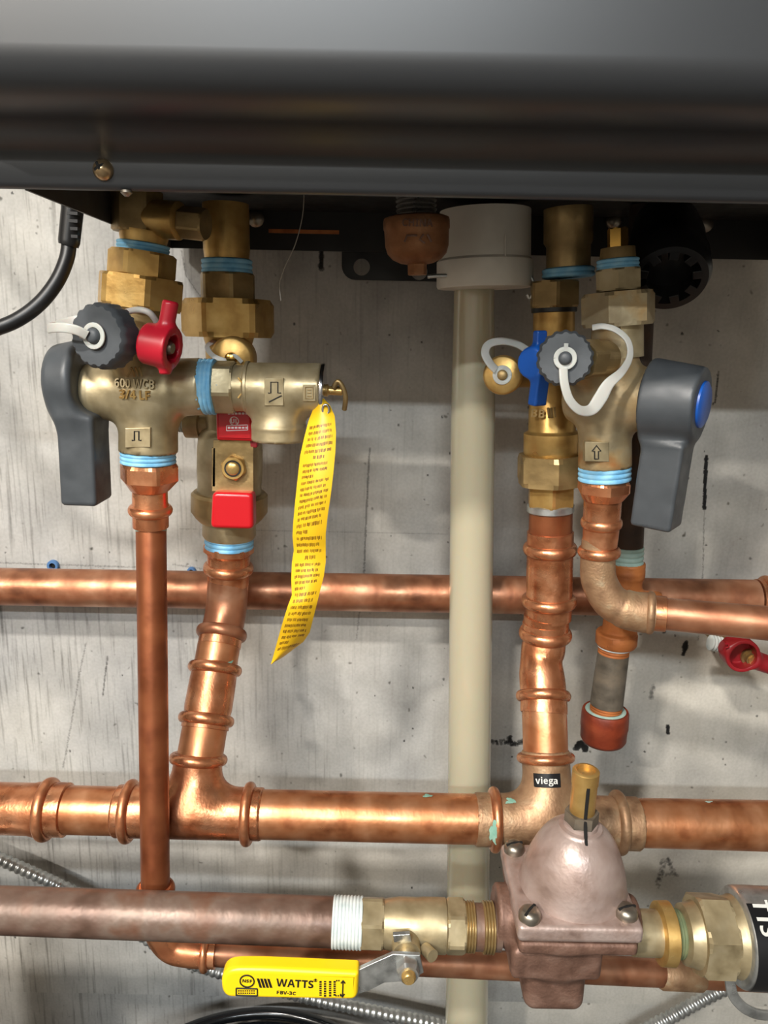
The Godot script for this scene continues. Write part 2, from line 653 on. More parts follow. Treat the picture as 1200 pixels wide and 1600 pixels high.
	M.concrete_plain = metal([c(120, 114, 106), c(140, 134, 124)], 0.9, 0.0, 60, 1.0)
	M.floor_grey = metal([c(60, 57, 53), c(76, 72, 66)], 0.8, 0.0, 61, 1.0)
	M.ceiling_grey = metal([c(96, 90, 82), c(112, 106, 96)], 0.9, 0.0, 62, 1.0)
	M.enamel = metal([c(226, 226, 222)], 0.4, 0.0, 63)
	M.steel_bare = metal([c(112, 108, 104), c(140, 136, 132)], 0.35, 0.8, 64, 20.0)
	var l := StandardMaterial3D.new()
	l.albedo_color = c(240, 240, 240)
	l.emission_enabled = true
	l.emission = Color(1.0, 0.97, 0.92)
	l.emission_energy_multiplier = 2.0
	M.tube_glow = l

const WALL_X0 := -0.56
const WALL_W := 1.12
const WALL_Y1 := 1.60
const WALL_H := 1.40

func wall_px(px: float, py: float) -> Vector2:
	var p := P(px, py, 0.0)
	return Vector2((p.x - WALL_X0) / WALL_W, (WALL_Y1 - p.y) / WALL_H)

func concrete() -> StandardMaterial3D:
	var w := 1280
	var h := 1600
	var layer := func(sd: int, lw: int, lh: int, fr: float, oct: int) -> PackedByteArray:
		var nz := FastNoiseLite.new()
		nz.seed = sd
		nz.frequency = fr
		nz.fractal_octaves = oct
		nz.noise_type = FastNoiseLite.TYPE_SIMPLEX_SMOOTH
		var im := nz.get_image(lw, lh, false, false, true)
		im.convert(Image.FORMAT_L8)
		if lw != w or lh != h: im.resize(w, h, Image.INTERPOLATE_CUBIC)
		return im.get_data()
	var broad: PackedByteArray = layer.call(5, 320, 400, 0.012, 4)
	var mid: PackedByteArray = layer.call(6, 640, 800, 0.03, 4)
	var fine: PackedByteArray = layer.call(7, w, h, 0.22, 2)
	var streak: PackedByteArray = layer.call(8, w, 60, 0.17, 3)
	var streak2: PackedByteArray = layer.call(9, w, 120, 0.3, 2)
	var specks: PackedByteArray = layer.call(10, w, h, 0.07, 2)
	var out := PackedByteArray()
	out.resize(w * h * 3)
	var bump := PackedByteArray()
	bump.resize(w * h)
	var o := 0
	var k := 0
	for y in h:
		for x in w:
			var left := clampf(1.15 - x / (w * 0.55), 0.12, 1.0)
			var b := broad[k] - 128.0
			var m := mid[k] - 128.0
			var f := fine[k] - 128.0
			var s := maxf(0.0, 92.0 - streak[k]) * 0.9 + maxf(0.0, 74.0 - streak2[k]) * 0.9
			var g := 176.0 + b * 0.16 + m * 0.10 + f * 0.05 - s * left * 0.7
			var sp := specks[k]
			var hgt := 150.0 + f * 0.12 + m * 0.08 - s * left * 1.1
			if sp < 34:
				g -= (34 - sp) * 3.2
				hgt -= (34 - sp) * 3.0
			var warm := b * 0.03 + 4.5 * clampf((x - w * 0.4) / (w * 0.4), 0.0, 1.0)
			out[o] = clampi(int(g + 2 + warm * 0.5), 0, 255)
			out[o + 1] = clampi(int(g), 0, 255)
			out[o + 2] = clampi(int(g - 5 - warm), 0, 255)
			bump[k] = clampi(int(hgt), 0, 255)
			o += 3
			k += 1
	var img := Image.create_from_data(w, h, false, Image.FORMAT_RGB8, out)
	var bim := Image.create_from_data(w, h, false, Image.FORMAT_L8, bump)
	var rng := RandomNumberGenerator.new()
	rng.seed = 77
	# joints left by the formwork and marks on the wall, drawn where they are
	var draw := func(list: Array, half: float, dark: float, jitter: float) -> void:
		for i in list.size() - 1:
			var a: Vector2 = wall_px(list[i][0], list[i][1]) * Vector2(w, h)
			var b: Vector2 = wall_px(list[i + 1][0], list[i + 1][1]) * Vector2(w, h)
			var n := int(a.distance_to(b)) + 1
			for j in n:
				var q := a.lerp(b, float(j) / n) + Vector2(rng.randf_range(-1, 1), rng.randf_range(-1, 1)) * jitter
				var hh := half * rng.randf_range(0.5, 1.0)
				for yy in range(int(q.y - hh), int(q.y + hh) + 1):
					for xx in range(int(q.x - hh), int(q.x + hh) + 1):
						if xx < 0 or yy < 0 or xx >= w or yy >= h: continue
						if Vector2(xx, yy).distance_to(q) > hh + 0.3: continue
						var old := img.get_pixel(xx, yy)
						img.set_pixel(xx, yy, old.lerp(Color(0.07, 0.065, 0.06), dark))
						bim.set_pixel(xx, yy, bim.get_pixel(xx, yy).lerp(Color.BLACK, dark * 0.6))
	draw.call([[0, 879], [90, 882], [215, 886]], 0.9, 0.12, 0.5)
	draw.call([[270, 882], [330, 890]], 0.8, 0.12, 0.5)
	draw.call([[280, 826], [700, 834]], 0.6, 0.10, 0.3)
	draw.call([[577, 700], [572, 800], [568, 900]], 1.2, 0.16, 0.3)
	draw.call([[568, 900], [556, 1000]], 1.0, 0.10, 0.3)
	draw.call([[1103, 712], [1101, 760], [1100, 795]], 2.2, 0.7, 0.2)
	draw.call([[1100, 795], [1098, 890], [1090, 1000]], 0.7, 0.16, 0.2)
	draw.call([[1122, 580], [1117, 628], [1112, 632]], 1.2, 0.3, 0.3)
	draw.call([[503, 366], [501, 420]], 3.0, 0.4, 0.3)
	draw.call([[766, 1158], [770, 1159]], 2.4, 0.4, 1.6)
	draw.call([[774, 1156], [777, 1163]], 1.8, 0.4, 0.8)
	draw.call([[784, 1160], [794, 1157], [804, 1162], [820, 1157]], 2.6, 0.4, 2.6)
	draw.call([[795, 1150], [799, 1166]], 2.2, 0.45, 1.8)
	draw.call([[1027, 1384], [1037, 1344], [1043, 1340], [1056, 1370]], 2.2, 0.16, 3.2)
	draw.call([[1032, 1366], [1054, 1366]], 1.6, 0.12, 2.0)
	draw.call([[1071, 1003], [1070, 1014]], 3.8, 0.5, 0.8)
	draw.call([[1070, 1014], [1066, 1024]], 2.2, 0.5, 0.5)
	draw.call([[1043, 1133], [1043, 1147]], 2.2, 0.6, 0.3)
	draw.call([[1020, 1072], [1018, 1092]], 2.6, 0.12, 2.2)
	draw.call([[134, 1005], [124, 1050], [110, 1135], [98, 1200]], 1.0, 0.12, 0.5)
	draw.call([[168, 1025], [163, 1060], [160, 1088]], 1.0, 0.2, 0.3)
	draw.call([[345, 520], [325, 480], [290, 430], [283, 390]], 0.7, 0.2, 0.3)
	draw.call([[900, 1168], [906, 1160], [916, 1172]], 4.0, 0.6, 1.5)
	for i in 260:                                            # pin holes, thicker on the right
		var px := rng.randf_range(0, 1200)
		if px < 600 and rng.randf() < 0.5: continue
		var py := rng.randf_range(300, 1600)
		draw.call([[px, py], [px + 0.8, py + rng.randf_range(0.5, 3.0)]], rng.randf_range(0.4, 1.3), rng.randf_range(0.12, 0.5), 0.2)
	var m := StandardMaterial3D.new()
	m.albedo_texture = ImageTexture.create_from_image(img)
	m.roughness = 0.88
	m.heightmap_enabled = true
	m.heightmap_texture = ImageTexture.create_from_image(bim)
	m.heightmap_scale = 0.14
	return m

func tag_print() -> StandardMaterial3D:
	var w := 256
	var h := 1600
	var img := Image.create(w, h, false, Image.FORMAT_RGB8)
	img.fill(c(240, 192, 30))
	var rng := RandomNumberGenerator.new()
	rng.seed = 12
	var ink := c(104, 62, 10)
	var y := 190
	var row := 0
	while y < 1520:
		var head := row in [5, 21]
		var x := 26 + (70 if head else rng.randi_range(0, 6))
		var stop := 232 - (60 if head else (rng.randi_range(0, 26) if row % 9 != 8 else 120))
		while x < stop:
			var ln := rng.randi_range(14, 44)
			var q := x
			while q < mini(x + ln, stop):
				var lw := rng.randi_range(5, 9)
				img.fill_rect(Rect2i(q, y + rng.randi_range(0, 3), lw, rng.randi_range(15, 20) + (4 if head else 0)), ink.lerp(c(240, 192, 30), rng.randf_range(0.0, 0.45)))
				q += lw + 2
			x += ln + 9
		y += 36 if not head else 46
		row += 1
	var m := StandardMaterial3D.new()
	m.albedo_texture = ImageTexture.create_from_image(img)
	m.roughness = 0.42
	m.backlight_enabled = true
	m.backlight = Color(0.25, 0.19, 0.02)
	return m


# ------------------------------------------------------------------ the scene
func _ready() -> void:
	var cam := Camera3D.new()
	cam.name = "camera"
	cam.position = CAM
	cam.rotation_order = EULER_ORDER_YXZ
	cam.rotation_degrees = Vector3(PITCH, 0, ROLL)
	cam.fov = FOV
	cam.near = 0.02
	cam.keep_aspect = Camera3D.KEEP_HEIGHT
	add_child(cam)
	cam.current = true
	cam_basis = cam.basis

	var env := Environment.new()
	env.background_mode = Environment.BG_COLOR
	env.background_color = Color(0.02, 0.02, 0.02)
	env.tonemap_mode = Environment.TONE_MAPPER_LINEAR
	env.tonemap_exposure = 1.0
	env.sdfgi_enabled = true
	env.ssao_enabled = true
	env.ssil_enabled = true
	var we := WorldEnvironment.new()
	we.name = "environment"
	we.environment = env
	add_child(we)

	make_materials()
	light_fixture(Vector3(-0.69, 2.345, 1.70), 0.10, 6.5, Color(1.0, 0.975, 0.94), "small square white light on the ceiling nearest the concrete wall with the water heater")
	light_fixture(Vector3(-1.55, 2.345, 2.50), 0.10, 9.2, Color(1.0, 0.975, 0.94), "small square white light on the ceiling beside the left wall of the room")
	light_fixture(Vector3(-0.24, 2.345, 3.30), 0.78, 12.0, Color(0.94, 0.975, 1.0), "long white strip light on the ceiling at the far end of the room")

	room()
	heater()
	wall_pieces()
	back_pipe()
	header()
	hot_side()
	hot_riser()
	relief()
	drain()
	cold_riser()
	cold_side()
	gas_leg()
	bottom_run()
	small_things()


func light_fixture(at: Vector3, half: float, energy: float, tint: Color, label: String) -> void:
	var t := thing("ceiling_light", label, "light", at)
	var h := Shape.new()
	h.slab([at + Vector3(-half - 0.03, 0.055, -0.08), at + Vector3(half + 0.03, 0.055, -0.08), at + Vector3(half + 0.03, 0.055, 0.08), at + Vector3(-half - 0.03, 0.055, 0.08)], Vector3.UP, 0.03)
	part("housing", h, M.enamel, t)
	var g := Shape.new()
	g.slab([at + Vector3(-half, 0.025, -0.06), at + Vector3(half, 0.025, -0.06), at + Vector3(half, 0.025, 0.06), at + Vector3(-half, 0.025, 0.06)], Vector3.UP, 0.022)
	part("diffuser", g, M.tube_glow, t)
	var l := AreaLight3D.new()
	l.name = "lamp"
	l.area_size = Vector2(half * 2, 0.12)
	l.light_energy = energy
	l.light_color = tint
	l.shadow_enabled = true
	l.set("area_range", 8.0)
	l.set("area_attenuation", 2.0)
	l.rotation_degrees = Vector3(-90, 0, 0)
	l.position = Vector3(0, 0.0, 0)
	t.add_child(l)


func box(lo: Vector3, hi: Vector3) -> Shape:
	var s := Shape.new()
	var q := func(a: Vector3, b: Vector3, cc: Vector3, dd: Vector3, n: Vector3) -> void:
		s.face([a, b, cc, dd], n)
	var p := []
	for i in 8:
		p.append(Vector3(hi.x if i & 1 else lo.x, hi.y if i & 2 else lo.y, hi.z if i & 4 else lo.z))
	q.call(p[0], p[1], p[3], p[2], Vector3.FORWARD)
	q.call(p[4], p[5], p[7], p[6], Vector3.BACK)
	q.call(p[0], p[1], p[5], p[4], Vector3.DOWN)
	q.call(p[2], p[3], p[7], p[6], Vector3.UP)
	q.call(p[0], p[2], p[6], p[4], Vector3.LEFT)
	q.call(p[1], p[3], p[7], p[5], Vector3.RIGHT)
	return s


func room() -> void:
	var x0 := -1.8
	var x1 := 1.8
	var z1 := 3.7
	var top := 2.4
	var w := box(Vector3(x0 - 0.12, -0.12, -0.12), Vector3(x1 + 0.12, top + 0.12, 0.0))
	for i in w.v.size():
		w.uv[i] = Vector2((w.v[i].x - WALL_X0) / WALL_W, (WALL_Y1 - w.v[i].y) / WALL_H)
	struct("wall_back", w, concrete())
	struct("wall_left", box(Vector3(x0 - 0.12, -0.12, 0), Vector3(x0, top + 0.12, z1)), M.concrete_plain)
	struct("wall_right", box(Vector3(x1, -0.12, 0), Vector3(x1 + 0.12, top + 0.12, z1)), M.concrete_plain)
	struct("wall_front", box(Vector3(x0 - 0.12, -0.12, z1), Vector3(x1 + 0.12, top + 0.12, z1 + 0.12)), M.concrete_plain)
	struct("floor", box(Vector3(x0, -0.12, 0), Vector3(x1, 0, z1)), M.floor_grey)
	struct("ceiling", box(Vector3(x0, top, 0), Vector3(x1, top + 0.12, z1)), M.ceiling_grey)


func heater() -> void:
	var y := CAM.y
	var t := thing("water_heater", "black wall-hung water heater cabinet that fills the top of the picture", "water heater", Vector3(0.02, y + 0.0713, 0.14))
	# the front cover: face, rounded bend, sloping band, crease, lip
	var prof := [Vector2(0.285, 0.72), Vector2(0.363, 0.72), Vector2(0.367, 0.45), Vector2(0.366, 0.20)]
	for i in 9:
		var a := PI / 2 * i / 8.0 * 0.86
		prof.append(Vector2(0.346 + 0.020 * cos(a), 0.122 - 0.020 * sin(a)))
	prof.append_array([Vector2(0.338, 0.0985), Vector2(0.336, 0.0990), Vector2(0.3145, 0.0895), Vector2(0.311, 0.086), Vector2(0.3105, 0.084), Vector2(0.3100, 0.0743), Vector2(0.3085, 0.0721), Vector2(0.306, 0.0713), Vector2(0.303, 0.0723), Vector2(0.303, 0.085), Vector2(0.285, 0.085)])
	var s := Shape.new()
	var xl := -0.214
	var xr := 0.36
	for i in prof.size() - 1:
		var nn := []
		for e in 2:
			var m := Vector2.ZERO
			for k in [i + e - 1, i + e]:
				if k >= 0 and k < prof.size() - 1:
					var dd: Vector2 = (prof[k + 1] - prof[k]).normalized()
					var q := Vector2(-dd.y, dd.x)
					var me: Vector2 = (prof[i + 1] - prof[i]).normalized()
					if q.dot(Vector2(-me.y, me.x)) > 0.6: m += q
			m = m.normalized()
			nn.append(Vector3(0, m.y, m.x))
		var k := []
		for e in [[0, xl], [0, xr], [1, xr], [1, xl]]:
			k.append(s.vert(Vector3(e[1], y + prof[i + e[0]].y, prof[i + e[0]].x), nn[e[0]]))
		s.quad(k[0], k[1], k[2], k[3])
	var cover := part("front_cover", s, M.heater_black, t)
	for sx in [xl, xr]:
		var g := Shape.new()
		var poly := PackedVector2Array()
		for i in [0, 1, 2, 3, 4, 6, 8, 10, 12, 15, 18, 23]: poly.append(prof[i])
		var tr := Geometry2D.triangulate_polygon(poly)
		for p in poly: g.vert(Vector3(sx, y + p.y, p.x), Vector3(signf(sx), 0, 0))
		for i in range(0, tr.size(), 3): g.tri(tr[i], tr[i + 1], tr[i + 2])
		part("end_panel", g, M.heater_black, cover)
	part("chassis", box(Vector3(-0.1935, y + 0.104, 0.024), Vector3(0.34, y + 0.70, 0.304)), M.heater_under, t)
	part("side_panel", box(Vector3(-0.1950, y + 0.0713, 0.020), Vector3(-0.1935, y + 0.70, 0.303)), M.heater_side, t)
	part("side_panel", box(Vector3(0.340, y + 0.0713, 0.020), Vector3(0.3415, y + 0.70, 0.303)), M.heater_side, t)
	part("rear_plate", box(Vector3(-0.1935, y + 0.0713, 0.022), Vector3(0.340, y + 0.70, 0.024)), M.heater_under, t)
	# a rusty strip under the cabinet
	part("seam_strip", box(P(420, 364, 0.0238), Vector3(P(530, 364, 0.0238).x, P(420, 358, 0.0238).y, 0.0252)), M.rust_orange, t, "rusty strip on the rear plate")
	# screws
	var k := S(162, 266, 0.3105)
	var c0 := P(162, 266, 0.3100)
	var head := Shape.new()
	head.lathe(c0, c0 + Vector3(0, 0, 0.006), [[0.0, 16 * k], [0.25, 16 * k], [0.55, 13 * k], [0.85, 8 * k], [1.0, 0.1 * k]], 32)
	var hd := part("screw", head, M.screw_brass, t)
	for a in [0.5, 0.5 + PI / 2]:
		var sl := Shape.new()
		var dv := Vector3(cos(a), sin(a), 0) * 8 * k
		sl.strap([c0 + Vector3(-1, 1, 0) * 2 * k - dv + Vector3(0, 0, 0.0044), c0 + Vector3(-1, 1, 0) * 2 * k + Vector3(0, 0, 0.0060), c0 + Vector3(-1, 1, 0) * 2 * k + dv + Vector3(0, 0, 0.0044)], 2.2 * k, 0.0006, Vector3.BACK)
		part("slot", sl, M.dark_hole, hd)
	for q in [[400, 342, 0.024, 13.0], [958, 346, 0.024, 12.0], [1101, 350, 0.024, 13.0]]:
		var kk := S(q[0], q[1], q[2])
		var p := P(q[0], q[1], q[2])
		var b := Shape.new()
		b.lathe(p - Vector3(0, 0, 0.0005), p + Vector3(0, 0, 0.005), [[0.0, q[3] * kk], [0.4, q[3] * kk], [0.8, q[3] * kk * 0.7], [1.0, q[3] * kk * 0.2]], 24)
		part("screw", b, M.screw_steel, t)
	var lk := S(198, 298, 0.306)
	var lp := Vector3(P(198, 298, 0.306).x, y + 0.0716, 0.3065)
	var lb := Shape.new()
	lb.lathe(lp, lp + Vector3(0, -0.003, 0), [[0.0, 9 * lk], [0.4, 9 * lk], [1.0, 3 * lk]], 24)
	part("screw", lb, M.screw_steel, t)


func wall_pieces() -> void:
	# the black hanging bracket that shows under the heater
	var y0 := P(600, 438, 0.018)
	var xl := P(534, 400, 0.018).x
	var xr := P(720, 440, 0.018).x
	var by := y0.y
	var tp := CAM.y + 0.10
	var c1 := P(565, 417, 0.018)
	var c2 := P(655, 424, 0.018)
	var r := 13.0 * S(565, 417, 0.018)
	var out := []
	for i in 7:
		var a := PI + PI / 2 * i / 6.0
		out.append(Vector3(xl + 0.012 + 0.012 * cos(a), by + 0.012 + 0.012 * sin(a), 0.018))
	out.append_array([Vector3(xr, by, 0.018), Vector3(xr, tp, 0.018), Vector3(xl, tp, 0.018)])
	var comb := CSGCombiner3D.new()
	comb.name = numbered(self, "mounting_bracket")
	comb.position = Vector3((xl + xr) / 2, by, 0.0)
	var pg := CSGPolygon3D.new()
	pg.name = "plate"
	var pv := PackedVector2Array()
	for p in out: pv.append(Vector2(p.x - comb.position.x, p.y - comb.position.y))
	pg.polygon = pv
	pg.depth = 0.004
	pg.position = Vector3(0, 0, 0.018)
	pg.material = M.bracket_black
	comb.add_child(pg)
	for q in [c1, c2]:
		var cy := CSGCylinder3D.new()
		cy.name = "hole"
		cy.operation = CSGShape3D.OPERATION_SUBTRACTION
		cy.radius = r
		cy.height = 0.05
		cy.sides = 32
		cy.rotation_degrees = Vector3(90, 0, 0)
		cy.position = Vector3(q.x, q.y, 0.02) - comb.position
		cy.material = M.bracket_black
		comb.add_child(cy, true)
	for q in [[-0.006, "a"], [0.008, "b"]]:
		pass
	add_child(comb)
	comb.set_meta("label", "black steel mounting bracket with round holes on the wall under the heater")
	comb.set_meta("category", "bracket")
	var ft := CSGBox3D.new()
	ft.name = "spacer"
	ft.size = Vector3(xr - xl, 0.02, 0.018)
	ft.position = Vector3(0, tp - by - 0.02, 0.009)
	ft.material = M.bracket_black
	comb.add_child(ft)

	for q in [[84, 883, 9.0, "blue plastic wall plug left of the tall thin copper pipe"], [300, 892, 7.0, "blue plastic wall plug right of the tall thin copper pipe"]]:
		var kk := S(q[0], q[1], 0.0)
		var p := P(q[0], q[1], 0.0)
		var s := Shape.new()
		var rr: float = q[2] * kk
		s.lathe(p, p + Vector3(0, 0, 0.004), [[0.0, rr * 0.5], [0.0, rr], [0.8, rr], [1.0, rr * 0.9], [1.0, rr * 0.55], [0.1, rr * 0.5]], 28, 0.0, 0.0, 0, 0.0, false)
		var t := thing("wall_plug", q[3], "wall plug", p, "blue wall plugs")
		part("rim", s, M.blue_anchor, t)
		var h := Shape.new()
		h.lathe(p, p + Vector3(0, 0, 0.0012), [[0.0, rr * 0.52], [1.0, rr * 0.52]], 20)
		part("hole", h, M.dark_hole, t)


func back_pipe() -> void:
	var a := [-90, 915, 0.04]
	var b := [1195, 936, 0.046]
	var t := thing("copper_pipe", "long horizontal copper pipe running close to the wall behind the yellow tag", "pipe", A([400, 925, 0.04]))
	part("tube", turned(a, b, [[-620, 29], [1180, 30]]), M.copper_dull, t)
	var c0 := [1160, 937, 0.046]
	var d0 := [1300, 941, 0.047]
	var e := thing("pipe_coupling", "copper press coupling at the right edge, on the pipe nearest the wall", "fitting", A([1200, 938, 0.046]))
	part("body", turned(c0, d0, [[1182, 33], [1262, 33], [1264, 30]]), M.copper_fitting, e)
	part("press_ring", beaded(c0, d0, 1196, 33, 6, 6), M.copper_fitting, e)
	part("press_ring", beaded(c0, d0, 1250, 33, 6, 6), M.copper_fitting, e)
	part("pipe_end", turned(c0, d0, [[1260, 30], [1900, 30]]), M.copper_dull, e)


func header() -> void:
	var a := [0, 1263, 0.190]
	var b := [1200, 1290, 0.190]
	var grp := "pieces of the thick lower copper header"
	# left fitting
	var t := thing("pipe_coupling", "copper press fitting at the left end of the thick lower header", "fitting", A([40, 1264, 0.190]), grp)
	part("body", turned(a, b, [[-560, 39], [50, 39], [58, 41], [104, 40.5], [106, 36]]), M.copper_fitting, t)
	part("press_ring", beaded(a, b, 74, 41, 9, 7), M.copper_fitting, t)
	t = thing("copper_pipe", "short piece of thick copper pipe between the left fitting and the tee of the header", "pipe", A([142, 1266, 0.190]), grp)
	part("tube", turned(a, b, [[90, 36.5], [196, 36.5]]), M.copper, t)
	# left tee
	t = thing("pipe_tee", "copper press tee of the header below the red-handled ball valve, behind the thin pipe", "fitting", A([300, 1270, 0.190]), grp)
	var s := Shape.new()
	s.field([cone(0.004, [182, 1267, 0.190], [410, 1272, 0.190], 39.5, 39.5), cone(0.018, [301, 1270, 0.190], [311, 1176, 0.172], 37, 38)], 0.0026)
	part("body", s, M.copper_fitting, t)
	part("press_ring", beaded(a, b, 202, 40.5, 8, 7.5), M.copper_fitting, t)
	part("press_ring", beaded(a, b, 388, 40.5, 8, 7.5), M.copper_fitting, t)
	part("press_ring", beaded([301, 1270, 0.190], [311, 1176, 0.172], 1186, 37, 9, 8), M.copper_fitting, t)
	t = thing("copper_pipe", "long piece of thick copper pipe of the header crossing in front of the milky hose", "pipe", A([580, 1275, 0.190]), grp)
	part("tube", turned(a, b, [[400, 37], [760, 37.5]]), M.copper, t)
	blotch(t, 668, 1246, a, b, 37.5, 7)
	# right tee
	t = thing("pipe_tee", "stained copper press tee of the header behind the pressure regulator, with a black printed sticker", "fitting", A([870, 1282, 0.190]), grp)
	s = Shape.new()
	s.field([cone(0.004, [742, 1280, 0.190], [998, 1287, 0.190], 40, 40), cone(0.018, [858, 1284, 0.190], [852, 1172, 0.168], 37, 37)], 0.0026)
	part("body", s, M.copper_crusted, t)
	part("press_ring", beaded(a, b, 772, 41, 8, 8), M.copper_fitting, t)
	part("press_ring", beaded(a, b, 966, 41, 8, 7.5), M.copper_crusted, t)
	part("press_ring", beaded([858, 1284, 0.190], [852, 1172, 0.168], 1184, 38, 8, 7), M.copper_fitting, t)
	var lab := Shape.new()
	var ax0 := P(858, 1284, 0.190)
	var ax1 := P(852, 1172, 0.168)
	var aw := (ax1 - ax0).normalized()
	var au := (CAM - ax0)
	au = (au - aw * aw.dot(au)).normalized()
	var as_ := aw.cross(au)
	var lr := 38.2 * S(856, 1214, 0.176)
	var prev := -1
	for i in 13:                                       # the sticker follows the round of the branch
		var th := lerpf(-0.55, 0.56, i / 12.0)
		var rd := au * cos(th) + as_ * sin(th)
		for e in 2:
			lab.vert(ax0.lerp(ax1, 0.53 if e == 0 else 0.72) + rd * lr, rd)
		if prev >= 0: lab.quad(prev, prev + 1, prev + 3, prev + 2)
		prev = lab.v.size() - 2
	part("sticker", lab, M.label_black, t)
	var vg := wrote("viega", ax0.lerp(ax1, 0.625) + au * (lr + 0.0003), 0.0050, M.label_white, t, "lettering", 0, 0, 0.0003)
	vg.basis = Basis(as_, aw, au)
	blotch(t, 800, 1254, a, b, 40.2, 9)
	blotch(t, 771, 1300, a, b, 48.2, 6, 24)
	t = thing("copper_pipe", "thick copper pipe with pale drips at the right end of the header", "pipe", A([1100, 1288, 0.190]), grp)
	part("tube", turned(a, b, [[990, 36.5], [1200, 37.8], [1800, 38.5]]), M.copper, t)
	for q in [[1103, 1301, 6, 9], [1088, 1304, 4, 5], [1122, 1284, 3, 3], [1112, 1256, 5, 3]]:
		blotch(t, q[0], q[1], a, b, 37.6, q[2], q[3], "pale")


# a stain that lies on a pipe (axis a -> b, radius r) where the photo shows px, py
func blotch(t: Node3D, px: float, py: float, a: Array, b: Array, r: float, w: float, h := 0.0, kind := "green") -> void:
	var f: float = (px - a[0]) / (b[0] - a[0])
	var cy := lerpf(a[1], b[1], f)
	var d := lerpf(a[2], b[2], f)
	var k := S(px, cy, d)
	var o := P(px, cy, d)
	var rng := RandomNumberGenerator.new()
	rng.seed = int(px * 7 + py)
	var s := Shape.new()
	if h == 0.0: h = w * 0.8
	# angle on the pipe seen from the camera
	var view := (CAM - o).normalized()
	var up := Vector3.RIGHT.cross(view).normalized() * -1.0
	if up.y < 0: up = -up
	var sn := clampf((cy - py) / r, -0.98, 0.98)
	var th := asin(sn)
	var mid := s.v.size()
	var rad := r * k + 0.0003
	var fn := func(dx: float, da: float) -> Vector3:
		return o + Vector3(dx, 0, 0) + (view * cos(th + da) + up * sin(th + da)) * rad
	var n0: Vector3 = (fn.call(0.0, 0.0) - o).normalized()
	mid = s.vert(fn.call(0.0, 0.0), n0)
	var ring := []
	for i in 25:
		var q := TAU * i / 24
		var rr := 0.55 + 0.45 * (0.5 + 0.5 * sin(q * 3.0 + px)) + rng.randf_range(-0.22, 0.15) if i < 24 else 0.0
		if i == 24:
			ring.append(ring[0])
			continue
		var p: Vector3 = fn.call(cos(q) * w * 1.3 * rr * k, sin(q) * h * rr / r)
		ring.append(s.vert(p, (p - o).normalized()))
	for i in 24: s.tri(mid, ring[i], ring[i + 1])
	part("stain", s, M.verdigris if kind == "green" else M.tape_green, t)


func hose_cap(t: Node3D, face: Vector3, dir: Vector3, r: float, depth: float, m: Material) -> MeshInstance3D:
	var s := Shape.new()
	var b := face - dir * depth
	s.lathe(b, face, [[0.0, r * 0.93], [0.05, r * 0.97], [0.7, r * 0.97], [0.86, r * 0.95], [1.0, r * 0.86]], 72, 0.0, 0.0, 18, r * 0.05)
	var cap := part("hose_cap", s, m, t, "round knurled hose cap")
	var nb := Shape.new()
	nb.lathe(face - dir * 0.001, face + dir * 0.006, [[0.0, r * 0.25], [0.6, r * 0.24], [0.85, r * 0.21], [1.0, r * 0.12]], 28)
	part("nub", nb, m, cap)
	return cap


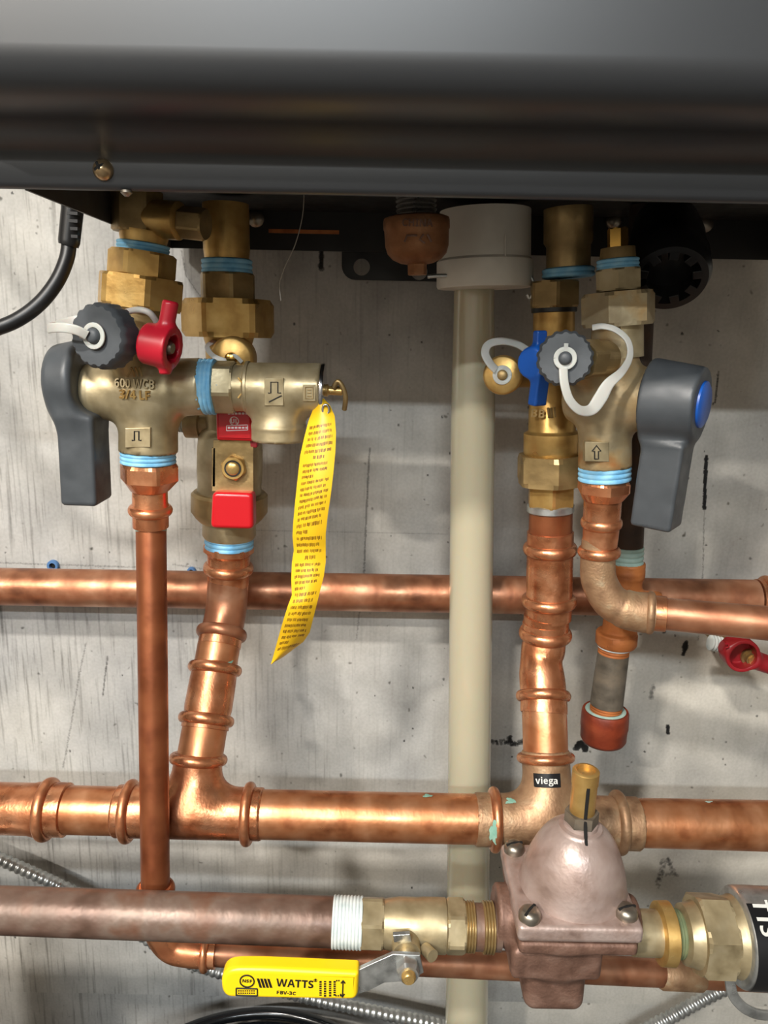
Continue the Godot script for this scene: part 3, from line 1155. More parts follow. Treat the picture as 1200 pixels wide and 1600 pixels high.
func hot_side() -> void:
	var D := 0.172
	# power cord
	var t := thing("power_cord", "black power cord with a strain relief hanging from the heater at the left", "cord", A([115, 300, 0.185]))
	var s := Shape.new()
	s.tube([A([116, 284, 0.185]), A([113, 330, 0.185]), A([108, 378, 0.187]), A([107, 384, 0.187])], [17.5 * S(115, 320, 0.185), 17 * S(115, 320, 0.185), 16.5 * S(115, 320, 0.185), 15 * S(115, 320, 0.185)], 24)
	var sr := part("strain_relief", s, M.black_plastic, t)
	for i in 5:
		var yy := 318 + i * 12
		var n := Shape.new()
		n.slab([A([104, yy, 0.193]), A([121, yy + 1, 0.193]), A([121, yy + 6, 0.193]), A([104, yy + 5, 0.193])], Vector3.BACK, 0.006)
		part("rib", n, M.black_rubber, sr)
	s = Shape.new()
	s.tube(traced([[108, 380, 0.187], [104, 405, 0.19], [90, 438, 0.195], [66, 470, 0.2], [35, 495, 0.205], [-2, 512, 0.21], [-70, 530, 0.21], [-190, 500, 0.21], [-300, 360, 0.2], [-350, 160, 0.15]]), 11.5 * S(90, 430, 0.195), 20)
	part("cable", s, M.black_rubber, t)
	s = Shape.new()
	s.tube(traced([[130, 306, 0.18], [150, 318, 0.178], [172, 326, 0.175], [186, 330, 0.172]]), 0.0011, 10)
	single("wire", s, M.black_rubber, "thin black wire between the power cord and the brass elbow under the heater", "wire")

	# brass elbow under the heater
	var a := [229, 300, D]
	var b := [218, 480, D]
	t = thing("brass_elbow", "squared brass elbow with a side plug directly under the heater's left corner", "fitting", A([225, 345, D]))
	s = hexed([214, 300, D], [214, 400, D], 296, 363, 40, 0.42, 3)
	part("body", s, M.brass_dull, t)
	s = turned([214, 340, D], [290, 346, D + 0.01], [[214, 27], [262, 29], [280, 29], [283, 24]])
	part("side_arm", s, M.brass, t)
	s = hexed([214, 340, D], [330, 352, D + 0.012], 282, 322, 25, 0.5, 3)
	part("plug", s, M.brass_dull, t)
	s = turned(a, b, [[360, 37], [370, 37], [382, 34]])
	part("neck", s, M.brass, t)

	# union
	t = thing("pipe_union", "brass union with blue tape and large hex nut above the left isolation valve", "fitting", A([219, 440, D]))
	part("thread_tape", taped(a, b, 378, 395, 39, 3), M.tape_blue, t)
	part("collar", hexed(a, b, 392, 433, 52, 0.25, 4), M.brass, t)
	part("nut", hexed(a, b, 431, 482, 70, 0.62, 5), M.brass, t)
	part("tailpiece", turned(a, b, [[480, 44], [540, 44]]), M.brass_dull, t)

	# isolation valve
	t = thing("isolation_valve", "cast brass isolation valve at the left with a red drain lever and a grey handle", "valve", A([215, 610, D]))
	s = Shape.new()
	var hot := [cone(0.003, [136, 613, D], [275, 609, D], 43, 46, 6), cone(0.012, [232, 612, D], [232, 706, D], 44, 45), cone(0.006, [262, 606, D], [318, 604, D], 45, 44), cone(0.012, [222, 600, D], [217, 500, D], 38, 38),
		cone(0.006, [215, 600, D], [186, 542, D + 0.035], 24, 24)]
	s.field(hot, 0.0024)
	var body := part("body", s, M.brass_cast, t)
	# raised plate with the flow mark
	var pd := D + 45 * S(230, 680, D) + 0.0004
	s = Shape.new()
	s.slab([A([195, 669, pd]), A([235, 668, pd]), A([235, 699, pd]), A([195, 700, pd])], Vector3.BACK, 0.006, 0.0008)
	var pl := part("mark_plate", s, M.brass_cast, body)
	s = stroked([[A([206, 688, pd]), A([210, 688, pd]), A([210, 674, pd]), A([217, 674, pd]), A([217, 688, pd]), A([221, 688, pd])]], 0.0005, Vector3.BACK)
	part("flow_mark", s, M.dark_hole, body)
	wrote("600 WCB", front(hot, 210, 600), 0.0062, M.brass_cast, t, "lettering", -0.03, -0.1, 0.0050, 59 * S(213, 610, D))
	wrote("3/4 LF", front(hot, 210, 617), 0.0062, M.brass, t, "lettering", -0.03, 0.1, 0.0050, 46 * S(213, 610, D))
	var em := []
	for i in 3:
		var x := 207 + i * 6
		em.append([hit(hot, x - 2, 574), hit(hot, x + 1, 581), hit(hot, x + 3, 588)])
	em.append([hit(hot, 199, 588), hit(hot, 205, 577)])
	part("emblem", stroked(em, 0.0007, Vector3.BACK), M.brass_dull, t)
	part("thread_tape", taped([231, 690, D], [233, 760, D], 705, 724, 41, 3), M.tape_blue, t)
	# hose cap with its white strap
	var dir := Vector3(-0.30, 0.02, 0.95).normalized()
	var fc := P(150, 525, D + 0.066)
	var rr := 51.0 * S(150, 525, D + 0.066)
	var cap := hose_cap(t, fc, dir, rr, 0.017, M.grey_cap)
	s = Shape.new()
	var fside := dir.cross(Vector3.UP).normalized()
	var fup := fside.cross(dir).normalized()
	var lift := fc + dir * 0.0022
	var ring := []
	for i in 25:
		var th := TAU * i / 24
		ring.append(lift + fside * cos(th) * rr * 0.33 + fup * sin(th) * rr * 0.33)
	s.strap(ring, rr * 0.075, 0.0009, dir)
	s.strap([lift - fside * rr * -0.33, lift - fside * rr * -0.5], rr * 0.09, 0.0009, dir)
	var kz := D + 0.066
	s.strap(traced([[136, 524, kz + 0.006], [120, 516, kz + 0.008], [100, 512, kz + 0.008], [84, 512, kz + 0.002], [76, 513, kz - 0.012], [86, 508, kz - 0.03], [120, 500, kz - 0.04], [170, 492, kz - 0.038]]), 7.5 * S(110, 512, kz), 0.0009, dir)
	part("strap", s, M.nylon, t, "white nylon strap of the hose cap")
	s = Shape.new()
	s.tube(traced([[196, 488, D + 0.035], [215, 484, D + 0.042], [232, 488, D + 0.044], [243, 500, D + 0.04], [247, 512, D + 0.034]]), 5 * S(220, 490, D + 0.04), 14)
	part("strap_loop", s, M.nylon, t)
	# red drain lever
	var ld := D + 0.05
	var hub := Shape.new()
	var ha := P(228, 536, ld + 0.002)
	var hb := P(271, 545, ld + 0.006)
	var hk := S(250, 540, ld)
	hub.field([["c", 0.002, ha, hb, 32 * hk, 34 * hk, 3 * hk], ["c", 0.004, P(258, 520, ld + 0.006), P(267, 470, ld + 0.006), 12 * hk, 12.5 * hk, 4 * hk], ["c", 0.003, P(257, 560, ld + 0.006), P(258, 585, ld + 0.006), 10 * hk, 9 * hk, 3 * hk], ["c", -1.0, hb.lerp(ha, 0.55), hb + (hb - ha) * 0.3, 21 * hk, 21 * hk, 1 * hk]], 0.0016)
	var lv := part("drain_lever", hub, M.red_plastic, t, "red plastic drain lever")
	s = Shape.new()
	var hm := hb.lerp(ha, 0.5)
	s.lathe(hm, hb.lerp(ha, 0.02), [[0.0, 12 * hk], [0.7, 12 * hk], [1.0, 8 * hk]], 24)
	part("screw", s, M.screw_steel, lv)
	# grey handle: a domed hub on the valve's axis, and a flat grip hanging down
	var gd := D + 0.004
	var g := Shape.new()
	var gk := S(110, 600, gd)
	g.field([["c", 0.004, P(134, 597, gd), P(84, 596, gd), 66 * gk, 55 * gk, 12 * gk],
		["b", 0.018, P(133, 716, gd + 0.006), Basis.from_euler(Vector3(0, 0, -0.02)), Vector3(28 * gk, 70 * gk, 0.017), 0.0028]], 0.0022)
	part("handle", g, M.grey_plastic, t, "dark grey plastic handle")

	# copper adapter and the thin tall pipe
	var pa := [233, 720, D]
	var pb := [236, 840, D - 0.004]
	t = thing("press_adapter", "copper hex press adapter under the left isolation valve", "fitting", A([233, 770, D]))
	s = turned(pa, pb, [[722, 40], [727, 45], [748, 45], [764, 30], [766, 27]], null, 46, 0.5)
	part("hex_end", s, M.copper_new, t)
	part("sleeve", turned(pa, pb, [[762, 27], [784, 27], [790, 29], [800, 29], [806, 27.5], [822, 27.5], [823, 22]]), M.copper_new, t)
	part("press_ring", beaded(pa, pb, 796, 27, 8, 7), M.copper_new, t)
	t = thing("copper_pipe", "tall thin vertical copper pipe under the left isolation valve, in front of the header", "pipe", A([240, 1100, D - 0.006]))
	part("tube", turned([236, 820, D - 0.004], [243, 1392, 0.236], [[820, 23.3], [1392, 22]]), M.copper_dark, t)
	part("thread_tape", turned([236, 820, D - 0.004], [243, 1392, 0.236], [[823, 23.9], [830, 23.9]]), M.tape_green, t, "green ring at the pipe's top")
	var ex := 0.236
	t = thing("pipe_elbow", "copper press elbow at the thin vertical pipe's foot, partly behind the old steel pipe", "fitting", A([250, 1460, ex]))
	s = Shape.new()
	s.tube(traced([[243, 1383, ex], [243, 1420, ex], [248, 1450, ex], [268, 1478, ex], [300, 1486, ex], [338, 1488, ex]]), 24 * S(250, 1440, ex), 28)
	part("body", s, M.copper_new, t)
	part("press_ring", beaded([243, 1370, ex], [243, 1440, ex], 1390, 24, 7, 6), M.copper_dark, t)
	part("press_ring", beaded([290, 1486, ex], [340, 1488, ex], 322, 24, 6, 6), M.copper_new, t)
	t = thing("copper_pipe", "lowest horizontal copper pipe running behind the yellow-handled valve and the regulator", "pipe", A([600, 1500, 0.22]))
	part("tube", turned([330, 1488, ex - 0.002], [1260, 1530, 0.190], [[330, 20], [1260, 21], [1800, 21]]), M.copper_dull, t)
	t = thing("pipe_coupling", "brass-coloured coupling on the lowest copper pipe below the right union", "fitting", A([1060, 1522, 0.2]))
	part("body", turned([1000, 1519, 0.2022], [1200, 1528, 0.193], [[1030, 22], [1034, 24], [1092, 24], [1096, 21]]), M.copper_crusted, t)


func hot_riser() -> void:
	var D := 0.105
	var a := [353, 340, D]
	var b := [360, 640, D]
	var t := thing("pipe_union", "large brass union with hex nut on the leaning riser, directly under the heater", "fitting", A([355, 480, D]))
	part("spigot", turned(a, b, [[320, 36], [388, 36], [404, 34]]), M.brass, t)
	part("thread_tape", taped(a, b, 402, 425, 38, 3), M.tape_blue, t)
	part("collar", hexed(a, b, 424, 466, 45, 0.72, 3), M.brass_dull, t)
	part("nut", hexed(a, b, 464, 523, 73, 0.30, 8), M.brass, t)
	part("tailpiece", turned(a, b, [[520, 40], [534, 36], [602, 36]]), M.brass, t)
	# round capped port
	var pd := 0.140
	var cc := P(361, 560, pd)
	var k := S(361, 560, pd)
	t = thing("brass_plug", "round brass plug with a pale strap above the relief valve, left of centre", "plug", cc)
	var s := Shape.new()
	s.lathe(cc - Vector3(0, 0, 0.02), cc, [[0.0, 34 * k], [0.75, 35 * k], [0.92, 33 * k], [1.0, 29 * k]], 40)
	part("disc", s, M.brass, t)
	s = Shape.new()
	s.lathe(cc, cc + Vector3(0, 0, 0.004), [[0.0, 10 * k], [0.7, 9 * k], [1.0, 5 * k]], 24)
	part("nub", s, M.brass_shiny, t)
	s = Shape.new()
	s.strap(traced([[378, 566, pd + 0.002], [366, 556, pd + 0.003], [352, 564, pd + 0.003]]), 3 * k, 0.0006, Vector3.BACK)
	s.strap(traced([[352, 564, pd + 0.003], [333, 556, pd + 0.002], [324, 542, pd - 0.006], [336, 532, pd - 0.018]]), 4 * k, 0.0007, Vector3(0, 0.3, 1))
	part("strap", s, M.nylon, t)

	# ball valve
	var va := [360, 640, D]
	var vb := [358, 860, D - 0.002]
	t = thing("ball_valve", "brass ball valve with short red handles above the leaning copper riser", "valve", A([359, 740, D]))
	s = turned(va, vb, [[600, 38], [668, 38], [672, 44], [684, 49], [700, 50.5], [735, 50.5], [755, 49], [770, 50]])
	part("body", s, M.brass_cast, t)
	part("union_ring", turned(va, vb, [[766, 55], [770, 59], [796, 59], [806, 52], [812, 46]]), M.brass_dull, t)
	part("end_piece", turned(va, vb, [[806, 41.5], [834, 41.5], [841, 37]]), M.brass_cast, t)
	part("thread_tape", taped(va, vb, 836, 856, 36.5, 3), M.tape_blue, t)
	s = turned([356, 664, D], [284, 662, D - 0.004], [[330, 19], [316, 19], [314, 22], [292, 22], [291, 12]])
	part("side_port", s, M.brass_cast, t)
	part("side_tape", taped([356, 664, D], [284, 662, D - 0.004], 291, 279, 12, 3), M.tape_pale, t)
	# handle: bent plate, two vinyl grips, the nut
	var hd := D + 0.040
	s = Shape.new()
	s.slab([A([333, 688, hd]), A([396, 688, hd]), A([396, 768, hd]), A([331, 768, hd])], Vector3.BACK, 0.003, 0.0006)
	s.slab([A([331, 700, hd]), A([336, 700, hd]), A([336, 760, hd]), A([331, 760, hd])], Vector3.BACK, 0.014)
	var plate := part("handle_plate", s, M.brass_dull, t)
	var nc := P(366, 730, hd)
	var nk := S(366, 730, hd)
	s = Shape.new()
	s.lathe(nc, nc + Vector3(0, 0, 0.006), [[0.0, 20.5 * nk], [0.7, 20.5 * nk], [1.0, 17 * nk]], 40, 20.5 * nk, 0.2)
	part("nut", s, M.brass, plate)
	s = Shape.new()
	s.lathe(nc + Vector3(0, 0, 0.005), nc + Vector3(0, 0, 0.0066), [[0.0, 13 * nk], [1.0, 13 * nk]], 32)
	part("washer", s, M.ink, plate)
	s = Shape.new()
	s.lathe(nc + Vector3(0, 0, 0.004), nc + Vector3(0, 0, 0.008), [[0.0, 10.5 * nk], [0.7, 10.5 * nk], [1.0, 8 * nk]], 32)
	part("stem", s, M.brass, plate)
	s = Shape.new()
	var g1 := hd + 0.006
	s.slab(rounded([[337, 643], [392, 641], [396, 690], [338, 688]], 4.0, g1), Vector3.BACK, 0.012, 0.0022)
	var gt := part("grip", s, M.red_vinyl, t, "red vinyl grip with white print")
	wrote("UL", P(366, 658, g1 + 0.0002), 0.0035, M.ink_white, gt, "lettering", 0, 0, 0.0003)
	s = Shape.new()
	var cr := []
	for i in 25:
		var th := TAU * i / 24
		cr.append(P(366, 658, g1 + 0.0001) + Vector3(cos(th), sin(th), 0) * 6.5 * nk)
	s.strap(cr, 0.00035, 0.0002, Vector3.BACK)
	var bx := [A([354, 665, g1 + 0.0002]), A([387, 664, g1 + 0.0002]), A([387, 672, g1 + 0.0002]), A([354, 673, g1 + 0.0002]), A([354, 665, g1 + 0.0002])]
	for i in 4: s.strap([bx[i], bx[i + 1]], 0.0003, 0.0002, Vector3.BACK)
	for yy in [646.0, 668.5]:
		var x := 356.0
		while x < 384:
			s.strap([A([x, yy, g1 + 0.0002]), A([x + 4, yy, g1 + 0.0002])], 0.0008, 0.0002, Vector3.BACK)
			x += 5.5
	part("print", s, M.ink_white, gt)
	s = Shape.new()
	var g2 := hd + 0.010
	s.slab(rounded([[331, 769], [395, 771], [396, 828], [328, 826]], 9.0, g2), Vector3.BACK, 0.014, 0.0035)
	part("grip", s, M.red_vinyl, t)
	s = Shape.new()
	s.slab(rounded([[388, 684], [402, 686], [402, 700], [390, 700]], 3.0, hd), Vector3.BACK, 0.01, 0.001)
	part("stop_tab", s, M.red_faded, t)

	# copper chain down to the header tee
	var grp := "press fittings of the leaning riser under the red-handled ball valve"
	var a1 := [358, 845, D - 0.002]
	var b1 := [356, 930, D - 0.004]
	t = thing("press_adapter", "copper press adapter directly under the red-handled ball valve", "fitting", A([357, 880, D]), grp)
	part("hex_end", turned(a1, b1, [[849, 35], [852, 39], [862, 39], [866, 33]], null, 40, 0.3), M.copper_fitting, t)
	part("sleeve", turned(a1, b1, [[860, 33], [878, 33], [882, 33], [912, 32], [914, 29]]), M.copper_fitting, t)
	part("press_ring", beaded(a1, b1, 887, 32.5, 8, 6.5), M.copper_fitting, t)
	# 22 degree bend
	var path := traced([[356, 905, D - 0.003], [355, 935, D - 0.002], [352, 960, D + 0.003], [347, 985, D + 0.011], [341, 1010, D + 0.020], [340, 1018, D + 0.023]])
	t = thing("pipe_elbow", "copper bend in the leaning riser where it crosses the pipe near the wall", "fitting", A([350, 965, D - 0.004]), grp)
	s = Shape.new()
	var kk := S(350, 960, D)
	s.tube(path, 31.5 * kk, 36)
	part("body", s, M.copper_dull, t)
	var la := [356, 935, D - 0.004]
	var lb := [312, 1185, D - 0.003]
	part("press_ring", beaded([354, 950, D + 0.001], [340, 1022, D + 0.0245], 990, 33, 9, 6.5), M.copper_dull, t)
	part("sleeve", turned([354, 950, D + 0.001], [340, 1022, D + 0.0245], [[985, 33], [1010, 33.5], [1011, 31]]), M.copper_fitting, t)
	blotchv(t, 338, 1006, 345, D + 0.018, 33.5, 16, 4)
	blotchv(t, 364, 1024, 341, D + 0.025, 33.5, 7, 4)
	var ca := [341, 1015, D + 0.022]
	var cb := [311, 1190, 0.1755]
	t = thing("pipe_coupling", "copper press coupling in the leaning riser just above the header tee", "fitting", A([328, 1085, D - 0.004]), grp)
	part("body", turned(ca, cb, [[1036, 34], [1065, 36], [1108, 37], [1118, 36], [1140, 37], [1141, 33]]), M.copper_fitting, t)
	part("press_ring", beaded(ca, cb, 1046, 35, 9, 7), M.copper_fitting, t)
	part("press_ring", beaded(ca, cb, 1126, 36.5, 9, 7), M.copper_fitting, t)
	t = thing("copper_pipe", "short length of copper pipe inside the leaning riser's fittings", "pipe", A([330, 1085, D - 0.004]), grp)
	part("tube", turned(ca, cb, [[1008, 33], [1188, 35.5]]), M.copper, t)


func blotchv(t: Node3D, px: float, py: float, cx: float, d: float, r: float, w: float, h: float) -> void:
	var k := S(cx, py, d)
	var o := P(cx, py, d)
	var s := Shape.new()
	var sn := clampf((px - cx) / r, -0.97, 0.97)
	var rad := r * k + 0.0009
	var th0 := asin(sn)
	var rows := []
	for i in 2:
		var ring := []
		for j in 13:
			var q := TAU * j / 12
			var da := cos(q) * w / r * i * (0.7 + 0.3 * sin(q * 3 + px))
			var p := o + Vector3(sin(th0 + da), 0, cos(th0 + da)) * rad + Vector3.UP * sin(q) * h * k * i * (0.7 + 0.3 * cos(q * 2 + py))
			ring.append(s.vert(p, Vector3(sin(th0 + da), 0, cos(th0 + da))))
		rows.append(ring)
	for j in 12:
		s.tri(rows[0][0], rows[1][j], rows[1][j + 1])
	part("stain", s, M.verdigris, t)


# corners of a photo outline rounded by r pixels, at distance d
func rounded(pts: Array, r: float, d: float, steps := 5) -> Array:
	var out := []
	var n := pts.size()
	for i in n:
		var p := Vector2(pts[i][0], pts[i][1])
		var p0 := Vector2(pts[i - 1][0], pts[i - 1][1])
		var p1 := Vector2(pts[(i + 1) % n][0], pts[(i + 1) % n][1])
		var rr: float = pts[i][2] if pts[i].size() > 2 else r
		var a := p + (p0 - p).limit_length(minf(rr, (p0 - p).length() * 0.49))
		var b := p + (p1 - p).limit_length(minf(rr, (p1 - p).length() * 0.49))
		for k in steps + 1:
			var t := float(k) / steps
			var q := a.lerp(p, t).lerp(p.lerp(b, t), t)
			out.append(P(q.x, q.y, d))
	return out


func relief() -> void:
	var D := 0.172
	var t := thing("relief_valve", "cast brass pressure relief valve pointing right, joined to the left isolation valve by blue tape", "valve", A([440, 625, D]))
	var a := [300, 604, D]
	var b := [520, 608, D]
	var s := Shape.new()
	s.field([cone(0.002, [386, 607, D], [502, 609, D], 40, 41, 3), cone(0.010, [436, 615, D], [436, 668, D], 30, 42), cone(0.003, [436, 664, D], [436, 689, D], 42.5, 43, 3), cone(0.002, [334, 605, D], [388, 607, D], 37, 36, 2)], 0.0024)
	part("body", s, M.brass_cast, t)
	part("thread_tape", taped(a, b, 312, 338, 42, 4), M.tape_blue, t)
	s = Shape.new()
	var bd := D + 42 * S(345, 612, D)
	s.slab(rounded([[336, 600], [346, 602], [350, 612], [347, 620], [336, 616]], 4, bd - 0.002), Vector3(0.1, 0, 1), 0.002, 0.0005)
	part("tape_tail", s, M.tape_blue, t)
	part("hex", hexed(a, b, 336, 368, 43, 0.2, 3), M.brass_cast, t)
	part("rib", turned(a, b, [[384, 36], [386, 41], [390, 41], [392, 36]]), M.brass_cast, t)
	# embossed plates and marks
	var pd := D + 40.5 * S(428, 610, D) + 0.0006
	s = Shape.new()
	s.slab([A([413, 591, pd]), A([443, 591, pd]), A([443, 634, pd]), A([413, 634, pd])], Vector3.BACK, 0.005, 0.0006)
	part("mark_plate", s, M.brass_cast, t)
	var k := pd + 0.0003
	part("flow_mark", stroked([[A([419, 614, k]), A([423, 614, k]), A([423, 597, k]), A([434, 597, k]), A([434, 614, k]), A([439, 614, k])], [A([420, 628, k]), A([440, 618, k])]], 0.0004, Vector3.BACK), M.ink, t)
	s = Shape.new()
	s.slab([A([473, 601, pd]), A([493, 601, pd]), A([493, 627, pd]), A([473, 627, pd])], Vector3.BACK, 0.004, 0.0005)
	part("maker_plate", s, M.brass_cast, t)
	part("maker_mark", stroked([[A([477, 605, k]), A([489, 605, k]), A([489, 623, k]), A([477, 623, k]), A([477, 605, k])], [A([480, 609, k]), A([486, 609, k])], [A([480, 614, k]), A([486, 614, k])], [A([480, 619, k]), A([486, 619, k])]], 0.0003, Vector3.BACK), M.brass_dull, t)
	part("arrow_mark", stroked([[A([372, 590, pd - 0.003]), A([384, 606, pd - 0.003]), A([372, 622, pd - 0.003])]], 0.0006, Vector3.BACK), M.brass, t)
	# end disc and lifting lever
	s = turned([490, 609, D], [530, 611, D], [[501, 36], [501.5, 41], [505, 42], [507, 41], [508, 30]])
	part("end_disc", s, M.chrome, t)
	s = turned([490, 609, D], [530, 611, D], [[506, 9], [512, 10], [514, 7], [534, 7], [536, 5]])
	part("lift_pin", s, M.brass, t)
	s = Shape.new()
	s.tube(traced([[521, 606, D + 0.005], [528, 596, D + 0.006], [536, 606, D + 0.006], [540, 622, D + 0.004], [538, 640, D]]), 4.0 * S(530, 610, D), 12)
	part("lift_lever", s, M.brass_dull, t)
	s = Shape.new()
	s.tube(traced([[509, 632, D + 0.012], [512, 642, D + 0.013], [509, 652, D + 0.013], [503, 646, D + 0.012], [504, 634, D + 0.012]]), 0.0008, 10)
	part("wire_tie", s, M.red_faded, t)

	# the yellow tag: a thin bent strip
	var rows := [[496, 617, 500, 616, 0.184], [489, 640, 516, 634, 0.186], [482, 658, 523, 650, 0.189], [475, 685, 525, 676, 0.193], [469, 712, 524, 706, 0.196], [465, 748, 521, 738, 0.199], [461, 785, 517, 772, 0.201], [458, 818, 512, 806, 0.200], [457, 838, 509, 834, 0.198], [459, 860, 509, 858, 0.194], [456, 880, 509, 878, 0.194], [455, 905, 506, 900, 0.197], [456, 930, 500, 924, 0.200], [450, 946, 495, 944, 0.202], [443, 968, 489, 968, 0.198], [436, 992, 484, 988, 0.190], [430, 1014, 474, 1003, 0.184], [425, 1032, 442, 1027, 0.180], [423, 1038, 427, 1036, 0.179]]
	var tg := Shape.new()
	var fine := []
	for i in rows.size() - 1:
		for e in 3:
			var f := e / 3.0
			var q := []
			for m in 5: q.append(lerpf(rows[i][m], rows[i + 1][m], f))
			fine.append(q)
	fine.append(rows[-1])
	var nx := 8
	for i in fine.size():
		var q: Array = fine[i]
		for j in nx + 1:
			var f := float(j) / nx
			var bow := 0.004 * sin(PI * f) + (f - 0.5) * 0.006 * sin(i * 0.09)
			tg.vert(P(lerpf(q[0], q[2], f), lerpf(q[1], q[3], f), q[4] + bow), Vector3.ZERO, Vector2(f, (q[1] - 617.0) / 421.0))
	for i in fine.size() - 1:
		for j in nx:
			var q := i * (nx + 1) + j
			tg.idx.append_array([q, q + nx + 1, q + 1, q + 1, q + nx + 1, q + nx + 2])
	for i in range(0, tg.idx.size(), 3):
		var fn := (tg.v[tg.idx[i + 1]] - tg.v[tg.idx[i]]).cross(tg.v[tg.idx[i + 2]] - tg.v[tg.idx[i]])
		if fn.z < 0: fn = -fn
		for e in 3: tg.n[tg.idx[i + e]] += fn
	for i in tg.n.size(): tg.n[i] = tg.n[i].normalized()
	# its back, half a millimetre behind
	var cnt := tg.v.size()
	for i in cnt: tg.vert(tg.v[i] - tg.n[i] * 0.0005, -tg.n[i], tg.uv[i])
	for i in range(0, cnt * 0 + tg.idx.size(), 3):
		tg.idx.append_array([tg.idx[i] + cnt, tg.idx[i + 2] + cnt, tg.idx[i + 1] + cnt])
	for i in range(0, tg.idx.size(), 3):
		var q0 := tg.idx[i]
		var q1 := tg.idx[i + 1]
		var q2 := tg.idx[i + 2]
		if (tg.v[q1] - tg.v[q0]).cross(tg.v[q2] - tg.v[q0]).dot(tg.n[q0]) > 0.0:
			tg.idx[i + 1] = q2
			tg.idx[i + 2] = q1
	var th := thing("warning_tag", "long yellow printed tag hanging from the relief valve", "tag", A([497, 617, 0.184]))
	part("strip", tg, tag_print(), th)
	s = Shape.new()
	var ey := []
	for i in 21:
		var q := TAU * i / 20
		ey.append(P(509 + 5 * cos(q), 640 + 8 * sin(q), 0.1905))
	s.tube(ey, 0.0009, 10, false)
	part("eyelet", s, M.chrome, th)


func drain() -> void:
	# bronze cap on a threaded stub
	var D := 0.185
	var t := thing("end_cap", "bronze end cap with cast lettering under the heater, left of the white drain coupling", "cap", A([651, 370, D]))
	var a := [650, 300, D]
	var b := [652, 420, D]
	part("threaded_stub", threaded(a, b, 296, 346, 32, 7, 3), M.steel_bare, t)
	part("body", turned(a, b, [[338, 44], [341, 51], [345, 52], [357, 52], [360, 50.5], [384, 49.5], [396, 46], [405, 38], [411, 26], [413, 16]]), M.cap_bronze, t)
	part("square_nub", hexed(a, b, 409, 430, 16, 0.3, 3), M.cap_bronze, t)
	var ld := D + 51 * S(650, 350, D) + 0.0005
	wrote("CHINA", P(652, 348, ld + 0.0004), 0.0048, M.bronze_dark, t, "lettering", 0.0, 0.0, 0.0008, 46 * S(650, 350, D))
	part("cast_mark", stroked([[A([632, 378, ld]), A([636, 368, ld]), A([652, 368, ld])], [A([662, 366, ld]), A([656, 374, ld]), A([664, 380, ld])], [A([668, 366, ld]), A([674, 378, ld])]], 0.0007, Vector3.BACK), M.bronze_dark, t)

	# white coupling and the milky drain hose
	D = 0.105
	a = [758, 340, D]
	b = [757, 460, D]
	t = thing("drain_coupling", "white plastic drain coupling under the heater at the top of the milky hose", "coupling", A([758, 410, D]))
	part("body", turned(a, b, [[330, 71], [404, 71], [408, 75], [446, 75], [450, 73], [450, 40]]), M.white_pvc, t)
	part("seam", turned([790, 366, D + 0.035], [789, 446, D + 0.035], [[366, 1.5], [446, 1.5]]), M.white_pvc, t)
	var s := Shape.new()
	s.tube(traced([[668, 432, D + 0.02], [682, 431, D + 0.02], [700, 431, D + 0.02]]), 3.2 * S(670, 430, D), 12)
	s.tube(traced([[829, 432, D + 0.016], [833, 440, D + 0.016], [833, 455, D + 0.015], [828, 466, D + 0.014], [824, 460, D + 0.014]]), 2.6 * S(670, 430, D), 12)
	part("spring_clip", s, M.galvanised, t)
	s = turned([741, 440, 0.079], [729, 1610, 0.079], [[440, 31], [620, 34.5], [900, 33.5], [1300, 33], [1640, 33]])
	var foot := P(729, 1640, 0.079)
	s.lathe(Vector3(foot.x - 0.012, 0.02, 0.08), foot + Vector3(0, 0.004, 0), [[0.0, 33 * S(729, 1640, 0.079)], [1.0, 33 * S(729, 1640, 0.079)]], 44)
	single("drain_hose", s, M.hose, "milky yellowed plastic hose hanging straight down from the white coupling", "hose")


